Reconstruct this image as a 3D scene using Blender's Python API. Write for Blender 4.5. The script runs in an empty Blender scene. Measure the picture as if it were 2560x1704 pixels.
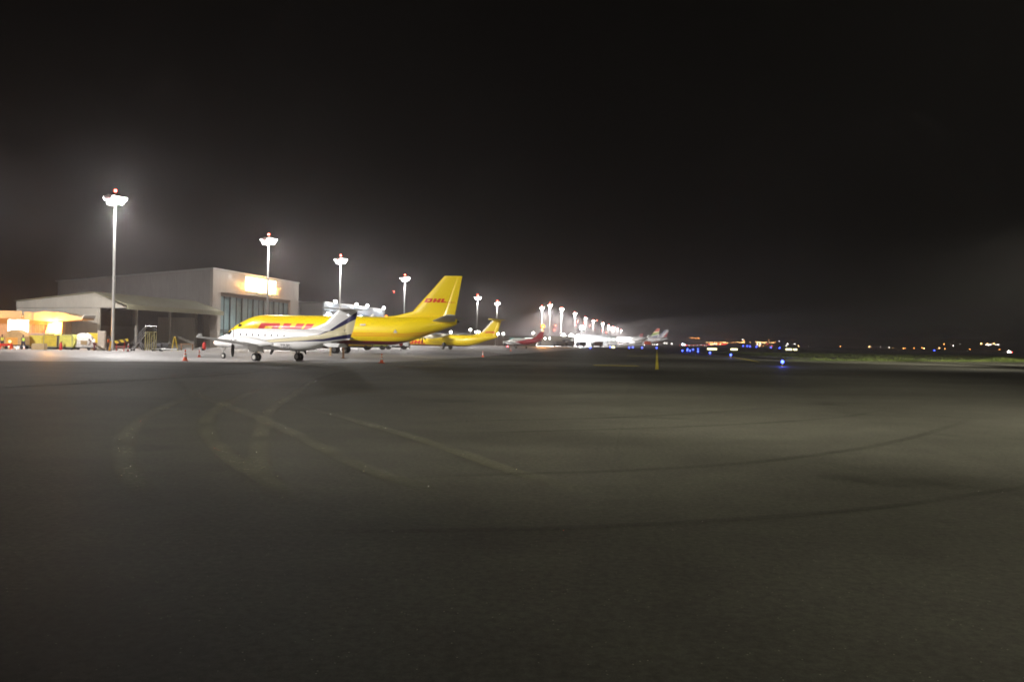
import bpy, bmesh, math, random
from mathutils import Vector, Matrix
random.seed(7)
sc = bpy.context.scene
C = sc.collection
R = math.radians

# ---------------------------------------------------------------- camera
CAM_H = 2.3
FPX = 2066.0            # focal length in pixels of the 2560 px wide frame
ROLL = R(1.1)
PITCH = 2/2066.0        # a hair below level
F0 = Vector((0, math.cos(PITCH), -math.sin(PITCH)))
U0 = Vector((0, math.sin(PITCH), math.cos(PITCH)))
R0 = Vector((1, 0, 0))
CR = R0*math.cos(ROLL) + U0*math.sin(ROLL)
CU = U0*math.cos(ROLL) - R0*math.sin(ROLL)
cam_data = bpy.data.cameras.new("camera")
cam = bpy.data.objects.new("camera", cam_data)
C.objects.link(cam)
cam_data.sensor_width = 22.3
cam_data.lens = FPX/2560*22.3
cam_data.clip_end = 20000
cam.matrix_world = Matrix(((CR.x, CU.x, -F0.x, 0), (CR.y, CU.y, -F0.y, 0), (CR.z, CU.z, -F0.z, CAM_H), (0, 0, 0, 1)))
sc.camera = cam

# ---------------------------------------------------------------- sky, exposure, sampling
w = bpy.data.worlds.new("World")
sc.world = w
w.use_nodes = True
wn = w.node_tree
bg = wn.nodes["Background"]
sky = wn.nodes.new("ShaderNodeTexSky")
sky.sky_type = 'NISHITA'
sky.sun_disc = False
sky.sun_elevation = R(-8)
sky.sun_rotation = R(200)
glow = wn.nodes.new("ShaderNodeMixRGB")
glow.blend_type = 'ADD'
glow.inputs[0].default_value = 1
glow.inputs[2].default_value = (0.030, 0.027, 0.023, 1)
wn.links.new(sky.outputs[0], glow.inputs[1])
wn.links.new(glow.outputs[0], bg.inputs[0])
bg.inputs[1].default_value = 0.03
sc.view_settings.view_transform = 'Standard'
sc.view_settings.look = 'None'
sc.view_settings.gamma = 1
sc.view_settings.exposure = 0
sc.render.engine = 'CYCLES'
cy = sc.cycles
cy.use_denoising = True
cy.max_bounces = 5
cy.diffuse_bounces = 2
cy.glossy_bounces = 2
cy.transmission_bounces = 3
cy.volume_bounces = 0
cy.transparent_max_bounces = 12
cy.sample_clamp_indirect = 2.0
cy.sample_clamp_direct = 0
cy.use_light_tree = True
cy.filter_width = 1.7
cy.caustics_reflective = False
cy.caustics_refractive = False

# light levels (watts)
P_MAST = 31000
P_HALO = 7500
P_FAR = 60000
P_BACK = 100000
HAZE = 0.00065
COL_MAST = (1.0, 0.95, 0.92)
COL_SODIUM = (1.0, 0.43, 0.08)


# ---------------------------------------------------------------- pixel <-> place helpers (used to measure the photo)
def ray(px, py):
    d = F0 + CR*((px-1280)/FPX) - CU*((py-852)/FPX)
    return d

def at_depth(px, py, Y):
    d = ray(px, py)
    return Vector((0, 0, CAM_H)) + d*(Y/d.y)

def on_ground(px, py, z=0.0):
    d = ray(px, py)
    return Vector((0, 0, CAM_H)) + d*((z-CAM_H)/d.z)


# ---------------------------------------------------------------- shader helpers
class E:
    """tiny expression wrapper over Math nodes"""
    nt = None
    def __init__(s, v): s.v = v
    @staticmethod
    def op(o, *a):
        n = E.nt.nodes.new("ShaderNodeMath")
        n.operation = o
        for i, x in enumerate(a):
            x = x.v if isinstance(x, E) else x
            if isinstance(x, (int, float)): n.inputs[i].default_value = x
            else: E.nt.links.new(x, n.inputs[i])
        return E(n.outputs[0])
    def __add__(s, o): return E.op('ADD', s, o)
    def __sub__(s, o): return E.op('SUBTRACT', s, o)
    def __mul__(s, o): return E.op('MULTIPLY', s, o)
    def __radd__(s, o): return E.op('ADD', o, s)
    def __rsub__(s, o): return E.op('SUBTRACT', o, s)
    def __rmul__(s, o): return E.op('MULTIPLY', o, s)
    def gt(s, o): return E.op('GREATER_THAN', s, o)
    def lt(s, o): return E.op('LESS_THAN', s, o)
    def mx(s, o): return E.op('MAXIMUM', s, o)
    def mn(s, o): return E.op('MINIMUM', s, o)
    def between(s, a, b): return s.gt(a)*s.lt(b)

def new_mat(name):
    m = bpy.data.materials.new(name)
    m.use_nodes = True
    nt = m.node_tree
    E.nt = nt
    return m, nt, nt.nodes["Principled BSDF"]

def mix(nt, fac, a, b):
    n = nt.nodes.new("ShaderNodeMixRGB")
    for i, x in enumerate((fac, a, b)):
        x = x.v if isinstance(x, E) else x
        if isinstance(x, (int, float)): n.inputs[i].default_value = x
        elif isinstance(x, tuple): n.inputs[i].default_value = (*x[:3], 1)
        else: nt.links.new(x, n.inputs[i])
    return n.outputs[0]

def noise(nt, scale, detail=4, coord='Object', stretch=None, rough=0.55):
    tc = nt.nodes.new("ShaderNodeTexCoord")
    n = nt.nodes.new("ShaderNodeTexNoise")
    n.inputs['Scale'].default_value = scale
    n.inputs['Detail'].default_value = detail
    n.inputs['Roughness'].default_value = rough
    src = tc.outputs[coord]
    if stretch:
        mp = nt.nodes.new("ShaderNodeMapping")
        mp.inputs['Scale'].default_value = stretch
        nt.links.new(src, mp.inputs[0])
        src = mp.outputs[0]
    nt.links.new(src, n.inputs['Vector'])
    return n.outputs['Fac']

def ramp(nt, src, *stops):
    n = nt.nodes.new("ShaderNodeValToRGB")
    els = n.color_ramp.elements
    while len(els) < len(stops): els.new(0.5)
    for e, (p, c) in zip(els, stops):
        e.position = p
        e.color = (*c, 1) if isinstance(c, tuple) else (c, c, c, 1)
    nt.links.new(src.v if isinstance(src, E) else src, n.inputs[0])
    return n.outputs[0]

def coords(nt):
    tc = nt.nodes.new("ShaderNodeTexCoord")
    s = nt.nodes.new("ShaderNodeSeparateXYZ")
    nt.links.new(tc.outputs['Object'], s.inputs[0])
    return E(s.outputs[0]), E(s.outputs[1]), E(s.outputs[2])

def plain(name, col, rough=0.5, metal=0.0, vary=0.12, scale=3.0, spec=0.5, coat=0.0):
    """a surface with slight grime: never a single flat colour"""
    m, nt, b = new_mat(name)
    n = noise(nt, scale, 5)
    lo = tuple(c*(1-vary) for c in col)
    hi = tuple(min(1, c*(1+vary*0.5)) for c in col)
    nt.links.new(ramp(nt, n, (0.3, lo), (0.7, hi)), b.inputs['Base Color'])
    b.inputs['Roughness'].default_value = rough
    b.inputs['Metallic'].default_value = metal
    b.inputs['Specular IOR Level'].default_value = spec
    b.inputs['Coat Weight'].default_value = coat
    return m

def emit(name, col, strength, sample='NONE'):
    m, nt, b = new_mat(name)
    b.inputs['Base Color'].default_value = (0.02, 0.02, 0.02, 1)
    b.inputs['Emission Color'].default_value = (*col, 1)
    b.inputs['Emission Strength'].default_value = strength
    m.cycles.emission_sampling = sample
    return m


# ---------------------------------------------------------------- mesh helpers
class MB:
    def __init__(s): s.v, s.f = [], []
    def add(s, vs, fs):
        k = len(s.v)
        s.v += [tuple(v) for v in vs]
        s.f += [tuple(i+k for i in f) for f in fs]
        return s
    def box(s, c, d, rz=0.0, ry=0.0, rx=0.0):
        m = Matrix.Rotation(rz, 3, 'Z') @ Matrix.Rotation(ry, 3, 'Y') @ Matrix.Rotation(rx, 3, 'X')
        c = Vector(c)
        vs = [c + m @ Vector((x*d[0]/2, y*d[1]/2, z*d[2]/2)) for x in (-1, 1) for y in (-1, 1) for z in (-1, 1)]
        return s.add(vs, [(0, 1, 3, 2), (4, 6, 7, 5), (0, 4, 5, 1), (2, 3, 7, 6), (0, 2, 6, 4), (1, 5, 7, 3)])
    def span(s, a, b):
        return s.box([(x+y)/2 for x, y in zip(a, b)], [abs(y-x) for x, y in zip(a, b)])
    def rings(s, rs, cap=True, close=True):
        n = len(rs[0])
        vs = [p for r_ in rs for p in r_]
        fs = []
        for i in range(len(rs)-1):
            for j in range(n if close else n-1):
                a, b = i*n+j, i*n+(j+1) % n
                fs.append((a, b, b+n, a+n))
        if cap:
            fs.append(tuple(range(n-1, -1, -1)))
            fs.append(tuple(range((len(rs)-1)*n, len(rs)*n)))
        return s.add(vs, fs)
    def tube(s, p0, p1, r0, r1=None, n=10):
        r1 = r0 if r1 is None else r1
        p0, p1 = Vector(p0), Vector(p1)
        d = (p1-p0).normalized()
        a = d.orthogonal().normalized()
        b = d.cross(a)
        ring = lambda p, r: [p + a*r*math.cos(2*math.pi*k/n) + b*r*math.sin(2*math.pi*k/n) for k in range(n)]
        return s.rings([ring(p0, r0), ring(p1, r1)])
    def lathe(s, c, prof, axis='Z', n=16):
        """prof: (radius, height) pairs about an axis through c"""
        c = Vector(c)
        rs = []
        for r, h in prof:
            ring = []
            for k in range(n):
                a = 2*math.pi*k/n
                x, y = max(r, 1e-4)*math.cos(a), max(r, 1e-4)*math.sin(a)
                p = {'Z': (x, y, h), 'Y': (x, h, y), 'X': (h, x, y)}[axis]
                ring.append(c + Vector(p))
            rs.append(ring)
        return s.rings(rs)
    def ball(s, c, r, n=10, sz=1.0):
        pr = [(r*math.sin(math.pi*k/6), -r*sz*math.cos(math.pi*k/6)) for k in range(7)]
        return s.lathe(c, pr, 'Z', n)
    def prism(s, pts, ax, a, b):
        """polygon pts (2D) pushed along axis ax from a to b"""
        def P(p, t):
            if ax == 'x': return (t, p[0], p[1])
            if ax == 'y': return (p[0], t, p[1])
            return (p[0], p[1], t)
        return s.rings([[P(p, a) for p in pts], [P(p, b) for p in pts]])
    def build(s, name, mat, parent=None, smooth=False, angle=40):
        me = bpy.data.meshes.new(name)
        me.from_pydata(s.v, [], s.f)
        bm = bmesh.new()
        bm.from_mesh(me)
        bmesh.ops.recalc_face_normals(bm, faces=bm.faces)
        bm.to_mesh(me)
        bm.free()
        if smooth:
            me.polygons.foreach_set('use_smooth', [True]*len(me.polygons))
            me.set_sharp_from_angle(angle=R(angle))
        me.materials.append(mat)
        o = bpy.data.objects.new(name, me)
        C.objects.link(o)
        o.parent = parent
        return o

def thing(name, label, cat, loc=(0, 0, 0), rz=0.0, group=None, kind=None):
    o = bpy.data.objects.new(name, None)
    o.empty_display_size = 0.5
    C.objects.link(o)
    o.location = loc
    o.rotation_euler = (0, 0, rz)
    return tag(o, label, cat, group, kind)

def tag(o, label, cat, group=None, kind=None):
    o['label'] = label
    o['category'] = cat
    if group: o['group'] = group
    if kind: o['kind'] = kind
    return o

def struct(o):
    o['kind'] = 'structure'
    return o

def copy_tree(o, parent=None):
    c = o.copy()
    C.objects.link(c)
    c.parent = parent
    for ch in list(o.children):
        copy_tree(ch, c)
    return c

def light(kind, name, loc, power, col, parent=None, radius=0.3, aim=None, size=None, blend=None):
    d = bpy.data.lights.new(name, kind)
    d.energy = power
    d.color = col
    d.shadow_soft_size = radius
    if kind == 'SPOT':
        d.spot_size = size
        d.spot_blend = blend
    o = bpy.data.objects.new(name, d)
    C.objects.link(o)
    o.parent = parent
    o.location = loc
    if aim is not None:
        o.rotation_euler = Vector(aim).to_track_quat('-Z', 'Y').to_euler()
    return o

def text_mesh(body, size, shear=0.0):
    cu = bpy.data.curves.new("lettering", 'FONT')
    cu.body = body
    cu.size = size
    cu.shear = shear
    cu.offset = size*0.015
    o = bpy.data.objects.new("lettering", cu)
    C.objects.link(o)
    me = bpy.data.meshes.new_from_object(o.evaluated_get(bpy.context.evaluated_depsgraph_get()))
    bpy.data.objects.remove(o)
    return me

# ---------------------------------------------------------------- shared materials
M_GALV = plain("galvanised_steel", (0.42, 0.42, 0.40), 0.45, 0.3)
M_STEEL = plain("dull_steel", (0.30, 0.30, 0.30), 0.4, 0.6)
M_DARK = plain("dark_paint", (0.03, 0.03, 0.032), 0.5)
M_RUBBER = plain("rubber", (0.018, 0.018, 0.018), 0.75)
M_RIM = plain("wheel_rim", (0.45, 0.44, 0.40), 0.4, 0.2)
M_WHITE = plain("white_paint", (0.78, 0.78, 0.77), 0.35, vary=0.06, coat=0.2)
M_GREYP = plain("grey_paint", (0.40, 0.40, 0.39), 0.4)
M_YEL = plain("yellow_paint", (0.78, 0.55, 0.015), 0.4)
M_RED = plain("red_paint", (0.55, 0.025, 0.02), 0.4)
M_ORANGE = plain("orange_plastic", (0.80, 0.10, 0.02), 0.45)
M_WOOD = plain("weathered_wood", (0.22, 0.12, 0.06), 0.8)
M_CARD = plain("brown_card", (0.42, 0.30, 0.16), 0.85)
M_GLASS = plain("dark_glass", (0.02, 0.025, 0.03), 0.08)
M_CONC = plain("cast_concrete", (0.36, 0.35, 0.32), 0.85, vary=0.2)
M_LENS = emit("floodlight_lens", (1.0, 0.97, 0.93), 90)
M_REDLAMP = emit("red_obstruction_lens", (1.0, 0.05, 0.03), 60)
M_WHITELAMP = emit("white_lamp_globe", (1.0, 0.93, 0.82), 60)
M_SODLAMP = emit("sodium_lamp_lens", (1.0, 0.26, 0.03), 2.8)
M_BLUELAMP = emit("blue_edge_lens", (0.05, 0.09, 1.0), 11)
M_AMBLAMP = emit("amber_lamp_globe", (1.0, 0.42, 0.12), 45)

# ================================================================ SETTING
def ground_material():
    m, nt, b = new_mat("asphalt")
    big = noise(nt, 0.035, 5, stretch=(0.6, 1, 1))
    streak = noise(nt, 0.05, 4, stretch=(0.35, 2.2, 1))
    mid = noise(nt, 0.9, 6, rough=0.65)
    fine = noise(nt, 75, 3, rough=0.8)
    base = E(ramp(nt, big, (0.36, 0.062), (0.66, 0.125))) * E(ramp(nt, streak, (0.34, 0.72), (0.64, 1.2)))
    base = base * E(ramp(nt, mid, (0.25, 0.8), (0.75, 1.12)))
    grit = noise(nt, 11, 5, rough=0.8)
    base = base * E(ramp(nt, fine, (0.30, 0.7), (0.72, 1.3))) * E(ramp(nt, grit, (0.38, 0.72), (0.62, 1.3)))
    # paving lanes: tar seams along and across, wandering a little
    gx, gy, gz = coords(nt)
    wob = E(noise(nt, 0.02, 3))*1.2
    lane = E.op('FRACT', (gx*0.988 - gy*0.156 + wob + 3000)*(1/7.5))
    cross = E.op('FRACT', (gx*0.156 + gy*0.988 + wob + 3000)*(1/23.0))
    seam = lane.lt(0.008).mx(cross.lt(0.004)) * E(ramp(nt, mid, (0.35, 0.15), (0.6, 1.0)))
    lane_id = E.op('FLOOR', (gx*0.988 - gy*0.156 + wob + 3000)*(1/7.5))
    shade = E.op('FRACT', E.op('SINE', lane_id*12.9898)*437.58)
    base = base * (0.90 + shade*0.2) * (1 - seam*0.07)
    # oil and fuel stains
    oil = E(ramp(nt, noise(nt, 0.22, 4, rough=0.6), (0.60, 0.0), (0.70, 1.0)))
    base = base * (1 - oil*0.35)
    # single pale chippings in the surface
    tc = nt.nodes.new("ShaderNodeTexCoord")
    vo = nt.nodes.new("ShaderNodeTexVoronoi")
    vo.inputs['Scale'].default_value = 34
    nt.links.new(tc.outputs['Object'], vo.inputs['Vector'])
    sep = nt.nodes.new("ShaderNodeSeparateColor")
    nt.links.new(vo.outputs['Color'], sep.inputs[0])
    chip = E(vo.outputs['Distance']).lt(0.22)*E(sep.outputs[0]).gt(0.974)
    base = base + chip*0.26
    tint = nt.nodes.new("ShaderNodeMixRGB")
    tint.blend_type = 'MULTIPLY'
    tint.inputs[0].default_value = 1
    nt.links.new(base.v, tint.inputs[1])
    nt.links.new(ramp(nt, mid, (0.3, (1.0, 0.945, 0.78)), (0.7, (1.0, 0.985, 0.76))), tint.inputs[2])
    nt.links.new(tint.outputs[0], b.inputs['Base Color'])
    nt.links.new(ramp(nt, big, (0.35, 0.62), (0.68, 0.74)), b.inputs['Roughness'])
    b.inputs['Specular IOR Level'].default_value = 0.24
    # glossy ellipse shaped to add the orange lamp's reflection streak to the asphalt
    du = (gx+41)*0.52 + (gy-66)*0.85
    dv = (gx+41)*0.85 - (gy-66)*0.52
    rr = E.op('SQRT', (du*(1/40.0))*(du*(1/40.0)) + (dv*(1/7.0))*(dv*(1/7.0)))
    streak_coat = (1.0-rr + (E(noise(nt, 0.25, 4))-0.5)*0.9).mx(0).mn(0.5)
    nt.links.new((streak_coat*0.13).v, b.inputs['Coat Weight'])
    b.inputs['Coat Roughness'].default_value = 0.26
    bp = nt.nodes.new("ShaderNodeBump")
    bp.inputs['Strength'].default_value = 0.2
    bp.inputs['Distance'].default_value = 0.01
    nt.links.new(fine, bp.inputs['Height'])
    nt.links.new(bp.outputs[0], b.inputs['Normal'])
    return m

def slab(name, pts, z, mat):
    o = MB().add([(x, y, z) for x, y in pts], [tuple(range(len(pts)))]).build(name, mat)
    return struct(o)

GS = 3600
slab('ground', [(-GS, -300), (GS, -300), (GS, GS), (-GS, GS)], 0, ground_material())

def concrete_material():
    m, nt, b = new_mat("apron_concrete")
    x, y, z = coords(nt)
    n = noise(nt, 0.05, 6, stretch=(1, 1, 1))
    n2 = noise(nt, 1.2, 5)
    col = E(ramp(nt, n, (0.3, 0.20), (0.7, 0.33))) * E(ramp(nt, n2, (0.25, 0.85), (0.75, 1.1)))
    # slab joints on a 6 m grid laid along the apron
    u = x*0.988 - y*0.156
    v = x*0.156 + y*0.988
    ju = E.op('MODULO', u + 6000, 6.0).lt(0.05)
    jv = E.op('MODULO', v + 6000, 6.0).lt(0.05)
    col = col * (1 - ju.mx(jv)*0.5)
    t = nt.nodes.new("ShaderNodeMixRGB")
    t.blend_type = 'MULTIPLY'
    t.inputs[0].default_value = 1
    nt.links.new(col.v, t.inputs[1])
    t.inputs[2].default_value = (1.0, 0.96, 0.93, 1)
    nt.links.new(t.outputs[0], b.inputs['Base Color'])
    b.inputs['Roughness'].default_value = 0.55
    b.inputs['Specular IOR Level'].default_value = 0.35
    return m

slab('concrete_apron', [(-220, 20), (-90, 47), (-38.7, 62), (-22, 70), (-14.6, 73.5), (-8.6, 92), (-4.0, 116), (9, 190), (29, 300), (62, 480), (125, 820), (180, 1100), (60, 1100), (-500, 700), (-500, 60)],
     0.008, concrete_material())

M_LINEW = plain("worn_white_line_paint", (0.50, 0.49, 0.44), 0.6, vary=0.5, scale=2.0)
M_LINEY = plain("yellow_line_paint", (0.85, 0.68, 0.05), 0.55, vary=0.3, scale=1.5)

def smooth_path(pts, n=8):
    out = []
    P = [pts[0]] + list(pts) + [pts[-1]]
    for i in range(1, len(P)-2):
        p0, p1, p2, p3 = [Vector(p) for p in P[i-1:i+3]]
        for k in range(n):
            t = k/n
            out.append(0.5*((2*p1) + (p2-p0)*t + (2*p0-5*p1+4*p2-p3)*t*t + (3*p1-p0-3*p2+p3)*t**3))
    out.append(Vector(P[-2]))
    return out

def strip_mesh(path, wid, z, mb=None):
    mb = mb or MB()
    vs, fs = [], []
    for i, p in enumerate(path):
        d = (path[min(i+1, len(path)-1)] - path[max(i-1, 0)])
        n = Vector((-d.y, d.x)).normalized()*wid/2
        vs += [(p.x-n.x, p.y-n.y, z), (p.x+n.x, p.y+n.y, z)]
        if i: fs.append((2*i-2, 2*i, 2*i+1, 2*i-1))
    return mb.add(vs, fs)

def strip(name, pts, wid, z, mat, smooth=False):
    p = [Vector((q[0], q[1])) for q in pts]
    path = smooth_path(p) if smooth else p
    return struct(strip_mesh(path, wid, z).build(name, mat))

M_FADED = plain("faded_line_paint", (0.17, 0.165, 0.14), 0.7, vary=0.4, scale=1.2)
strip('faded_edge_line', [(-20.7, 33.5), (-17.6, 44), (-15.2, 62.5), (-13.6, 73)], 0.35, 0.016, M_FADED, True)
strip('apron_edge_line', [(-13.6, 73), (-8.2, 91), (-3.7, 115), (9.6, 190), (30, 300)], 0.45, 0.016, M_LINEW, True)
strip('stand_line', [(-46, 108.5), (-24, 105.5), (0, 107)], 0.5, 0.020, plain("pale_yellow_line", (0.60, 0.55, 0.33), 0.6, vary=0.3))
strip('taxi_line', [(12.5, 71), (46, 262), (90, 520)], 0.30, 0.024, M_LINEY)
strip('taxi_bar_line', [(8.0, 80.5), (12.4, 80.6)], 1.5, 0.024, M_LINEY)
strip('taxi_bar_line', [(19.5, 140), (23.2, 140.2)], 1.0, 0.024, M_LINEY)
strip('taxi_edge_line', [on_ground(1897, 904.5)[:2], on_ground(1850, 896)[:2], on_ground(1800, 888.5)[:2], on_ground(1765, 884)[:2], on_ground(1725, 878)[:2]], 0.35, 0.024, M_LINEY, True)

def tyre_mark_material(name, col, amount):
    m, nt, b = new_mat(name)
    b.inputs['Base Color'].default_value = (*col, 1)
    b.inputs['Roughness'].default_value = 0.6
    n = noise(nt, 0.45, 5)
    n2 = noise(nt, 9, 3)
    fac = E(ramp(nt, n, (0.3, 0.25), (0.62, 1.0)))*E(ramp(nt, n2, (0.3, 0.45), (0.7, 1.0)))*amount
    # feathered edges through the strip's own width
    at = nt.nodes.new("ShaderNodeAttribute")
    at.attribute_name = "across"
    fac = fac*E(at.outputs['Fac'])
    nt.links.new(fac.v, b.inputs['Alpha'])
    return m

def tyre_mark(pts_px, wid, mat, z):
    path = smooth_path([Vector(on_ground(*p)[:2]) for p in pts_px], 10)
    cols = [(-1, 0.0), (-0.55, 0.8), (0, 1.0), (0.55, 0.8), (1, 0.0)]
    vs, fs, al = [], [], []
    for i, p in enumerate(path):
        d = path[min(i+1, len(path)-1)] - path[max(i-1, 0)]
        n = Vector((-d.y, d.x)).normalized()*wid/2
        end = min(1.0, i/14, (len(path)-1-i)/14)
        for c, a in cols:
            vs.append((p.x+n.x*c, p.y+n.y*c, z))
            al.append(a*end)
        if i:
            for k in range(4):
                fs.append((5*i-5+k, 5*i+k, 5*i+k+1, 5*i-4+k))
    o = MB().add(vs, fs).build('tyre_mark', mat)
    at = o.data.attributes.new("across", 'FLOAT', 'POINT')
    at.data.foreach_set('value', al)
    return struct(o)

M_TLIGHT = tyre_mark_material("pale_sheen_tyre_mark", (0.225, 0.215, 0.15), 0.75)  # pale colour paints in the sheen of worn tyre tracks
M_TDARK = tyre_mark_material("rubber_tyre_mark", (0.02, 0.02, 0.019), 0.33)
LIGHT_ARCS = [
    [(540, 962), (456, 999), (402, 1021), (353, 1048), (323, 1081), (310, 1119), (313, 1162), (345, 1215), (400, 1270)],
    [(760, 950), (652, 972), (560, 1013), (521, 1043), (519, 1081), (549, 1119), (590, 1156), (670, 1200), (780, 1240)],
    [(930, 918), (815, 940), (728, 989), (674, 1027), (655, 1070), (646, 1124), (649, 1175), (690, 1225), (760, 1270)],
    [(429, 942), (489, 983), (560, 1013), (652, 1048), (760, 1097), (875, 1155), (1010, 1205), (1130, 1240)],
    [(700, 1003), (869, 1048), (1005, 1086), (1141, 1130), (1290, 1182), (1450, 1225)],
]
for k, a in enumerate(LIGHT_ARCS):
    tyre_mark(a, 0.52, M_TLIGHT, 0.008+0.003*k)
DARK_ARCS = [
    ([(900, 1200), (1280, 1187), (1555, 1179), (1831, 1162), (2051, 1137), (2217, 1110), (2343, 1077), (2440, 1044)], 0.34),
    ([(473, 1334), (900, 1333), (1280, 1327), (1610, 1315), (1941, 1294), (2217, 1270), (2437, 1239), (2560, 1220), (2680, 1195)], 0.26),
    ([(1100, 1086), (1280, 1082), (1555, 1074), (1831, 1063), (2107, 1044), (2217, 1022)], 0.34),
    ([(1100, 1056), (1280, 1052), (1500, 1047), (1776, 1033), (1960, 1018)], 0.34),
]
for k, (a, wd) in enumerate(DARK_ARCS):
    tyre_mark(a, wd, M_TDARK, 0.023+0.003*k)

# grass verge beyond the taxiway edge
def grass_ground_material():
    m, nt, b = new_mat("verge_soil")
    n = noise(nt, 0.12, 6, stretch=(0.4, 1, 1))
    n2 = noise(nt, 2.5, 4)
    c1 = ramp(nt, n, (0.36, (0.15, 0.135, 0.10)), (0.52, (0.075, 0.085, 0.028)), (0.7, (0.06, 0.095, 0.02)))
    t = nt.nodes.new("ShaderNodeMixRGB")
    t.blend_type = 'MULTIPLY'
    t.inputs[0].default_value = 1
    nt.links.new(c1, t.inputs[1])
    nt.links.new(ramp(nt, n2, (0.3, 0.6), (0.7, 1.2)), t.inputs[2])
    nt.links.new(t.outputs[0], b.inputs['Base Color'])
    b.inputs['Roughness'].default_value = 0.95
    return m

GRASS_EDGE = [(41.5, 123), (58, 128.5), (75, 138), (92, 148), (140, 172), (260, 235)]
VERGE = GRASS_EDGE + [(900, 560), (1200, 1500), (420, 1300), (150, 700), (104, 430), (72, 262), (52, 170)]
# gently raised strip so that it has a real edge
mb = MB()
mb.rings([[(x, y, 0.0) for x, y in VERGE], [(x+(1.2 if x < 100 else 0), y+1.5, 0.16) for x, y in VERGE]], cap=False)
mb.add([(x+(1.2 if x < 100 else 0), y+1.5, 0.16) for x, y in VERGE], [tuple(range(len(VERGE)))])
struct(mb.build('grass_verge', grass_ground_material()))
strip('kerb_strip', [(x+0.2, y-0.7) for x, y in GRASS_EDGE], 0.5, 0.03, plain("pale_edge_concrete", (0.30, 0.28, 0.22), 0.9, vary=0.4))
# asphalt spur crossing the verge
strip('taxi_shoulder', [on_ground(1870, 891)[:2], on_ground(1930, 894.5)[:2], on_ground(1990, 899)[:2]], 8, 0.19, plain("shoulder_asphalt", (0.06, 0.058, 0.05), 0.8))

def blade_mesh():
    mb = MB()
    rnd = random.Random(3)
    def tuft(x, y, h, n, z=0.15):
        for _ in range(n):
            a = rnd.uniform(0, 6.28)
            bx, by = x+rnd.gauss(0, 0.16), y+rnd.gauss(0, 0.16)
            hh = h*rnd.uniform(0.5, 1.15)
            wd = rnd.uniform(0.02, 0.045)
            lx, ly = math.cos(a)*hh*rnd.uniform(0.1, 0.7), math.sin(a)*hh*rnd.uniform(0.1, 0.7)
            px_, py_ = -math.sin(a)*wd, math.cos(a)*wd
            mb.add([(bx-px_, by-py_, z), (bx+px_, by+py_, z), (bx+lx*0.5+px_*0.7, by+ly*0.5+py_*0.7, z+hh*0.65), (bx+lx, by+ly, z+hh), (bx+lx*0.5-px_*0.7, by+ly*0.5-py_*0.7, z+hh*0.65)], [(0, 1, 2, 3, 4)])
    def edge_y(x):
        for (x0, y0), (x1, y1) in zip(GRASS_EDGE, GRASS_EDGE[1:]):
            if x0 <= x <= x1: return y0+(y1-y0)*(x-x0)/(x1-x0)
        return 240
    # rank tufts along the pavement edge, thickest near the far end
    for _ in range(1500):
        x = rnd.uniform(46, 112)
        k = 0.35+0.65*max(0, math.sin((x-60)*0.42))*(x > 60)
        hi = 0.25 + (0.62*max(0, 1-abs(x-88)/8)) + 0.18*(abs(x-57) < 2)
        if rnd.random() < k: tuft(x, edge_y(x)+1.6+abs(rnd.gauss(0, 1.2)), hi, 7)
    # shorter sward behind
    for _ in range(3600):
        x = rnd.uniform(48, 150)
        y = edge_y(x)+rnd.uniform(3, 90)**1.0
        tuft(x, y, 0.22, 3)
    return mb
gm, nt, b = new_mat("grass_blades")
nt.links.new(ramp(nt, noise(nt, 0.3, 3), (0.35, (0.085, 0.125, 0.02)), (0.65, (0.17, 0.21, 0.04))), b.inputs['Base Color'])
b.inputs['Roughness'].default_value = 0.7
g = blade_mesh().build('grass', gm)
tag(g, 'rough green grass growing along the far taxiway edge', 'grass', kind='stuff')

# low dark hills behind the town lights
def hills():
    mb = MB()
    n = 60
    a, bk = [], []
    for i in range(n+1):
        x = -300 + i*(3600/n)
        d = 1750 - 0.12*max(0, x-600)
        h = 14+10*math.sin(i*0.33+1.2)+6*math.sin(i*0.9)+(14 if 250 < x < 1300 else 0)
        a.append((x, d, -0.5)); bk.append((x, d+220, max(5, h*0.62)))
    back = [(x, y+500, -0.5) for x, y, z in a]
    return mb.rings([a, bk, back], cap=False, close=False)
struct(hills().build('hills', plain("dark_hillside", (0.035, 0.038, 0.025), 0.95), smooth=True))

# ================================================================ LIGHT MASTS
TAXI = Vector((0.156, 0.988, 0)).normalized()
MAST_H = 20.0

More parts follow.
